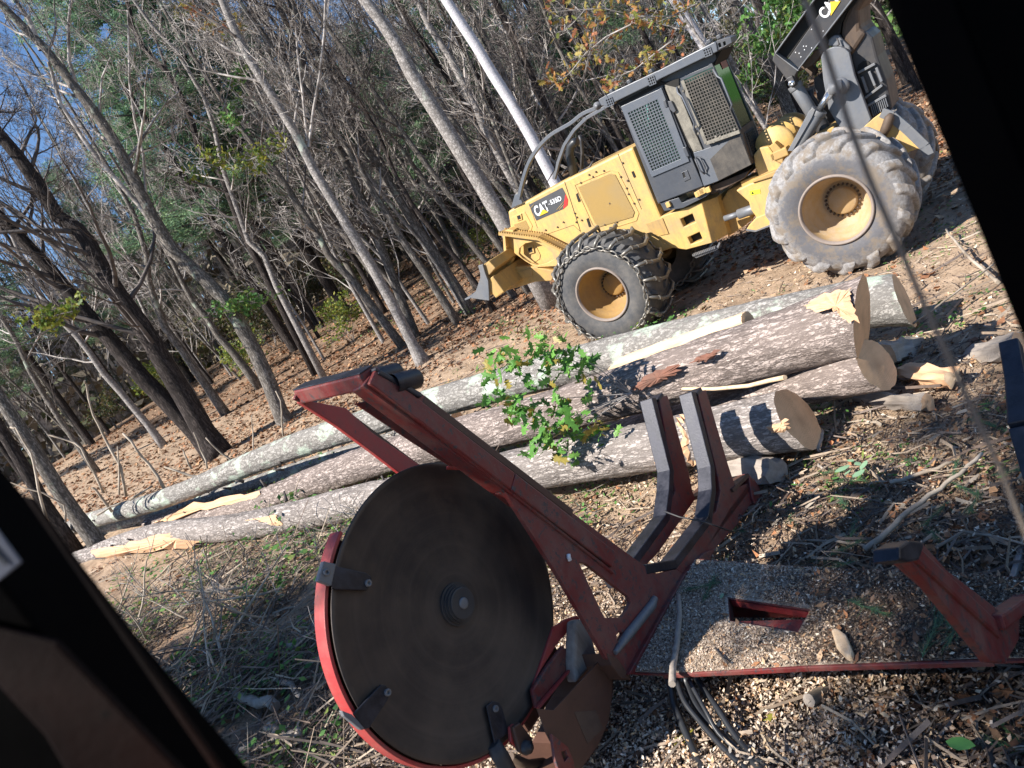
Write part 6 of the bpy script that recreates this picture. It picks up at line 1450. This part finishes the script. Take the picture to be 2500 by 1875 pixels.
deck_litter('deck_mulch', 'dark bark crumbs on the right part of the deck', 'mulch', 15000, .020, .012, lambda x, y: .05 + .95 * sstep(.9, 1.8, x + .3 * vnoise(x * 4, y * 4)))
deck_litter('deck_chips', 'pale chips mixed into the litter on the deck', 'chips', 3200, .020, .014)
deck_litter('deck_leaves', 'brown leaf scraps on the deck', 'dead_leaves', 450, .045, .02, lambda x, y: sstep(.6, 1.6, x))

# single sticks and pieces that can be pointed at
def gstick(label, px, zs_, r0, r1, mat='stick', group=None, name='stick'):
    n = len(px); P = []
    for i, p in enumerate(px):
        z = zs_[i] if hasattr(zs_, '__len__') else zs_; w_ = gz(*p, z)
        for _ in range(4): w_ = gz(*p, gh(w_.x, w_.y) + z)
        P.append(w_)
    Q = []
    for i in range(n - 1):
        for t in (0, .33, .66): Q.append(P[i].lerp(P[i + 1], t) + Vector((random.gauss(0, r0 * .5), random.gauss(0, r0 * .5), random.gauss(0, r0 * .3))))
    Q.append(P[-1]); m = MB(); m.tube(Q, [r0 + (r1 - r0) * i / (len(Q) - 1) for i in range(len(Q))], 7); o = m.build(name, M[mat]); tag(o, label, 'stick', group); return o
def wpx(f, *p): return f(*p)
gstick('long thin branch running diagonally on the ground right of the bunk', K5((2010, 415), (1900, 520), (1800, 590), (1640, 700), (1540, 810), (1430, 890)), .08, .012, .020)
gstick('straight broken stick above the long diagonal branch', K5((1870, 455), (1750, 500), (1620, 545), (1555, 560)), .06, .012, .016)
gstick('pale crooked stick at the foot of the long diagonal branch', K5((1130, 840), (1250, 850), (1400, 860), (1480, 905), (1590, 912)), .05, .008, .013)
gstick('short forked pale twig near the front log end', K5((1205, 470), (1220, 490), (1245, 485)), .04, .012, .010, 'old_wood')
gstick('upright grey splinter leaning beside the front log end', K5((1225, 300), (1215, 345), (1205, 400)), .10, .012, .015, 'old_wood')
gstick('thin branch with side twigs at the right edge above the bunk', K5((2210, 860), (2100, 830), (1920, 800), (1780, 880)), .06, .006, .010)
gstick('dry branch lying on the soil at the far right beyond the logs', [(2440, 690), (2400, 660), (2340, 600), (2310, 560)], .15, .02, .012)
gstick('thin curved stem hanging over the ground at the upper right', [(2430, 640), (2380, 680), (2300, 740), (2230, 790)], .2, .008, .010)
for i, q in enumerate((((850, 1170), (920, 1120), (1040, 1040), (1110, 1010)), ((1130, 1130), (1210, 1200), (1240, 1240)), ((1240, 1260), (1300, 1300), (1440, 1340)), ((1450, 1190), (1540, 1250), (1600, 1330)), ((1400, 1440), (1500, 1470), (1560, 1510)), ((1265, 1560), (1380, 1530), (1520, 1480), (1570, 1500)),
                       ((1500, 1040), (1580, 980), (1650, 900)), ((1250, 800), (1255, 900), (1240, 1040)), ((1330, 590), (1300, 700), (1220, 800)), ((1050, 660), (1040, 780), (1010, 850)))):
    P = zs(q, 0, 1100, 800 / 1713)
    gstick(('thick dark stick deep in the shade left of the saw', 'short stub stick poking up left of the guard', 'knobbly grey root piece left of the guard bottom', 'bent grey branch touching the guard from the left', 'dark short log piece in the shade below the roots', 'pale bunch of stripped branch at the bottom beside the sawdust',
            'broken grey branch beside the blade guard strap', 'thin vertical shoot left of the guard in shade', 'curved thin stem under the log ends', 'slim stalk standing in the shaded plants')[i], P, .10, (.03, .02, .045, .03, .045, .02, .04, .007, .008, .006)[i], (.02, .015, .05, .02, .04, .015, .035, .005, .005, .004)[i], 'old_wood' if i in (2, 3, 4, 6) else 'stick')
# sticks on the deck
def dstick(label, px, r0, r1, mat='old_wood', name='stick', dz=.02):
    P = [gz(*p, DZ + dz + (.01 * i)) for i, p in enumerate(px)]; m = MB(); m.tube(P, [r0 + (r1 - r0) * i / (len(P) - 1) for i in range(len(P))], 8); o = m.build(name, M[mat]); tag(o, label, 'stick'); return o
dstick('grey split stick lying across the front edge of the deck', K6((140, 130), (145, 250), (130, 420), (105, 560), (100, 665)), .016, .020)
dstick('short dark twig on the bright sawdust of the deck', K6((360, 450), (400, 500), (435, 540)), .005, .006, 'twig_dark')
P = [gz(*p, DZ + .03) for p in K6((1060, 350), (1100, 342), (1150, 380), (1190, 480), (1185, 515), (1150, 515), (1090, 450))]
m = MB(); m.prism([p + Vector((0, 0, .02)) for p in P], (0, 0, -.04)); o = m.build('wood_chunk', M['bare_wood'], None, .012); tag(o, 'pale split wood chunk lying on the deck right of the hole', 'wood chunk')

# broken sticks standing up from the far left log ends
snags = [([(280, 1610), (240, 1480), (210, 1330), (180, 1200), (90, 1050), (60, 1050)], .030, 'pale crooked stick standing at the far left end of the pile'), ([(600, 1430), (540, 1300), (470, 1170), (400, 1130), (280, 1095)], .026, 'bent pale stick leaning left above the log ends'),
         ([(730, 1450), (700, 1280), (600, 1100), (540, 980), (500, 800), (490, 780)], .030, 'tall broken stick with a side fork above the log ends'), ([(960, 1420), (860, 1260), (790, 1180), (710, 1085)], .034, 'straight stubby branch rising from the lichen log'),
         ([(690, 1440), (690, 1300), (680, 1160)], .022, 'upright short stick between the log ends'), ([(650, 1540), (560, 1420), (530, 1400)], .030, 'short snapped stub low on the log ends'), ([(1390, 1280), (1280, 1200), (1190, 1110)], .022, 'grey-green stick slanting from the lichen log'),
         ([(1200, 1290), (1160, 1180), (1120, 1080)], .018, 'slim stick standing right of the stubby branch'), ([(1640, 1100), (1630, 960), (1595, 840)], .020, 'lichen-covered upright stick near the lichen-grey tree foot'), ([(1470, 1220), (1465, 1090), (1455, 980)], .016, 'thin dark upright stick above the lichen log'),
         ([(380, 1600), (370, 1500), (250, 1430), (60, 1370)], .022, 'low crooked branch at the far left edge of the pile'), ([(1110, 1290), (1080, 1230), (1060, 1180)], .022, 'short brown stub beside the dark cut branch'), ([(1210, 1350), (1100, 1330), (950, 1280)], .030, 'dark cut branch lying on the lichen log'),
         ([(750, 1470), (820, 1430), (880, 1390)], .030, 'pale stripped stick lying at the log ends'), ([(560, 1560), (640, 1510), (700, 1490)], .022, 'flat pale stick on the left log end')]
for P_, r, lab in snags:
    P = zs(P_, 0, 600, 700 / 1659); d0 = 14.6 + .4 * random.random(); y = d0 * ray(*P[0]).y; Q = [yplane(*p, y + .15 * random.random()) for p in P]
    Q2 = [];
    for a, b in zip(Q, Q[1:]): Q2 += [a, a.lerp(b, .5) + Vector((random.gauss(0, .015), 0, random.gauss(0, .015)))]
    Q2.append(Q[-1]); m = MB(); m.tube(Q2, [r * (1 - .45 * i / (len(Q2) - 1)) for i in range(len(Q2))], 7)
    i = len(Q2) // 2; m2 = MB(); 
    o = m.build('broken_stick', M['stick']); tag(o, lab, 'stick', 'broken sticks at the log ends')

# oak sapling top lying over the logs
rnp = np.random.default_rng(55); D0 = 7.25
cl = [(330, 400), (200, 450), (165, 520), (150, 600), (235, 560), (290, 630), (430, 400), (480, 450), (510, 560), (380, 480), (440, 600), (320, 690), (295, 770), (350, 720), (425, 720), (440, 790), (500, 700), (545, 720), (470, 660), (250, 480), (300, 500), (540, 460), (215, 620), (390, 660), (355, 430), (180, 470), (410, 760), (340, 760), (455, 420), (230, 440)]
root = empty('oak_sapling', dep(*Y5(520, 600), D0)); base = root.location.copy(); tag(root, 'bushy green oak sapling top with lobed leaves lying over the logs', 'sapling')
m = MB(); org = dep(*Y5(700, 570), D0 + .1) - base
for q in cl[::3]:
    e = dep(*Y5(*q), D0 + rnp.uniform(-.2, .15)) - base; mid = org.lerp(e, .5) + Vector((0, 0, rnp.uniform(-.05, .12))); m.tube([org, mid, e], [.006, .004, .002], 5, cap=False)
m.build('stem', M['twig'], root)
C_ = np.array([list(dep(*Y5(*cl[i]), D0 + rnp.uniform(-.2, .15)) - base) for i in rnp.integers(0, len(cl), 320)]) + rnp.normal(0, .085, (320, 3))
lobed_leaves(C_, rnp, .145, 'oak_leaf', 'leaves', root, curl=.3, flat=.15)
# loose single leaves
def leaf_on(label, px, z, size, mat, seed, poly=None, cat='leaf'):
    r_ = np.random.default_rng(seed); w_ = gz(*px, z); o = lobed_leaves(np.array([[w_.x, w_.y, w_.z]]), r_, size, mat, 'leaf', None, poly if poly is not None else LP, .1, .95); tag(o, label, cat); return o
OV = np.array([(0, 0), (.2, .2), (.5, .28), (.8, .17), (1, 0), (.8, -.17), (.5, -.28), (.2, -.2)]) - np.array([.5, 0])
green1 = M['single_leaf'] = plain('single_green_leaf', (.07, .20, .05), .5); pale = M['pale_leaf'] = plain('pale_green_leaf', (.20, .34, .20), .55)
leaf_on('large green pointed leaf on the dark ground at the bottom right', K6((1830, 1020))[0], .10, .13, 'single_leaf', 3, OV)
leaf_on('round pale green leaf on the deck behind the hole', K5((728, 1115))[0], DZ + .03, .06, 'pale_leaf', 5, OV)
cr = empty('compound_leaf', gz(*K5((1380, 485))[0], .10)); tag(cr, 'pale compound leaf with six leaflets lying right of the front log end', 'leaf')
for i, (x, y) in enumerate(((1360, 450), (1395, 465), (1425, 475), (1345, 510), (1400, 515), (1320, 490))):
    w_ = gz(*K5((x, y))[0], .10) - cr.location; lobed_leaves(np.array([list(w_)]), np.random.default_rng(20 + i), .10, 'pale_leaf', 'leaflet', cr, OV, .1, .95)
leaf_on('bright yellow-green leaf pair on the sawdust at the bottom', zs([(1480, 1590)], 0, 0, 1.13)[0], .08, .16, 'yellow_leaf', 9)
leaf_on('small yellow-green leaf on the sawdust below the deck edge', K6((690, 860))[0], .08, .09, 'yellow_leaf', 10)

cl = np.array([[gz(px * 1.13, py * 1.13, .3).x, gz(px * 1.13, py * 1.13, .3).y] for px, py in ((660, 1160), (690, 1190), (670, 1230), (640, 1200), (690, 1150), (655, 1260), (620, 1240), (680, 1270), (600, 1180))])
clumps('ground_plants', 'bright green leafy shoots beside the top of the saw guard', 'green_leaf', cl, 26, .16, .45, .085, rn, .62)

# dead branches heaped in the slash left of the saw
def dead_branch(seed):
    rs = random.Random(seed); out = []; branch_tubes(out, Vector((0, 0, 0)), Vector((1, .1, .25)), 1.5, .022, 0, rs, .0, 6, 6, 2, .8, .004)
    root = empty('dead_branch'); tubes_mesh(out[:1]).build('limb', M['stick'], root, recalc=False); tubes_mesh(out[1:]).build('twigs', M['twig'], root, recalc=False); return root
dbp = [dead_branch(61), dead_branch(62), dead_branch(66)]
rs_ = random.Random(12)
for i in range(26):
    o = dbp[i] if i < 3 else dup_tree(dbp[i % 3]); x = rs_.uniform(-7.5, -1.9); y = 6.2 + (-x - 1.9) * .75 + rs_.uniform(-.9, 1.5)
    o.location = (x, y, gh(x, y) + rs_.uniform(.02, .15)); o.rotation_euler = (rs_.uniform(-.5, .5), rs_.uniform(-.5, .1), rs_.uniform(0, 6.28)); sc = rs_.uniform(.45, 1.0); o.scale = (sc, sc, sc)
    tag(o, 'leafless dead branch with thin twigs lying in the slash left of the saw', 'branch', 'dead branches in the slash')
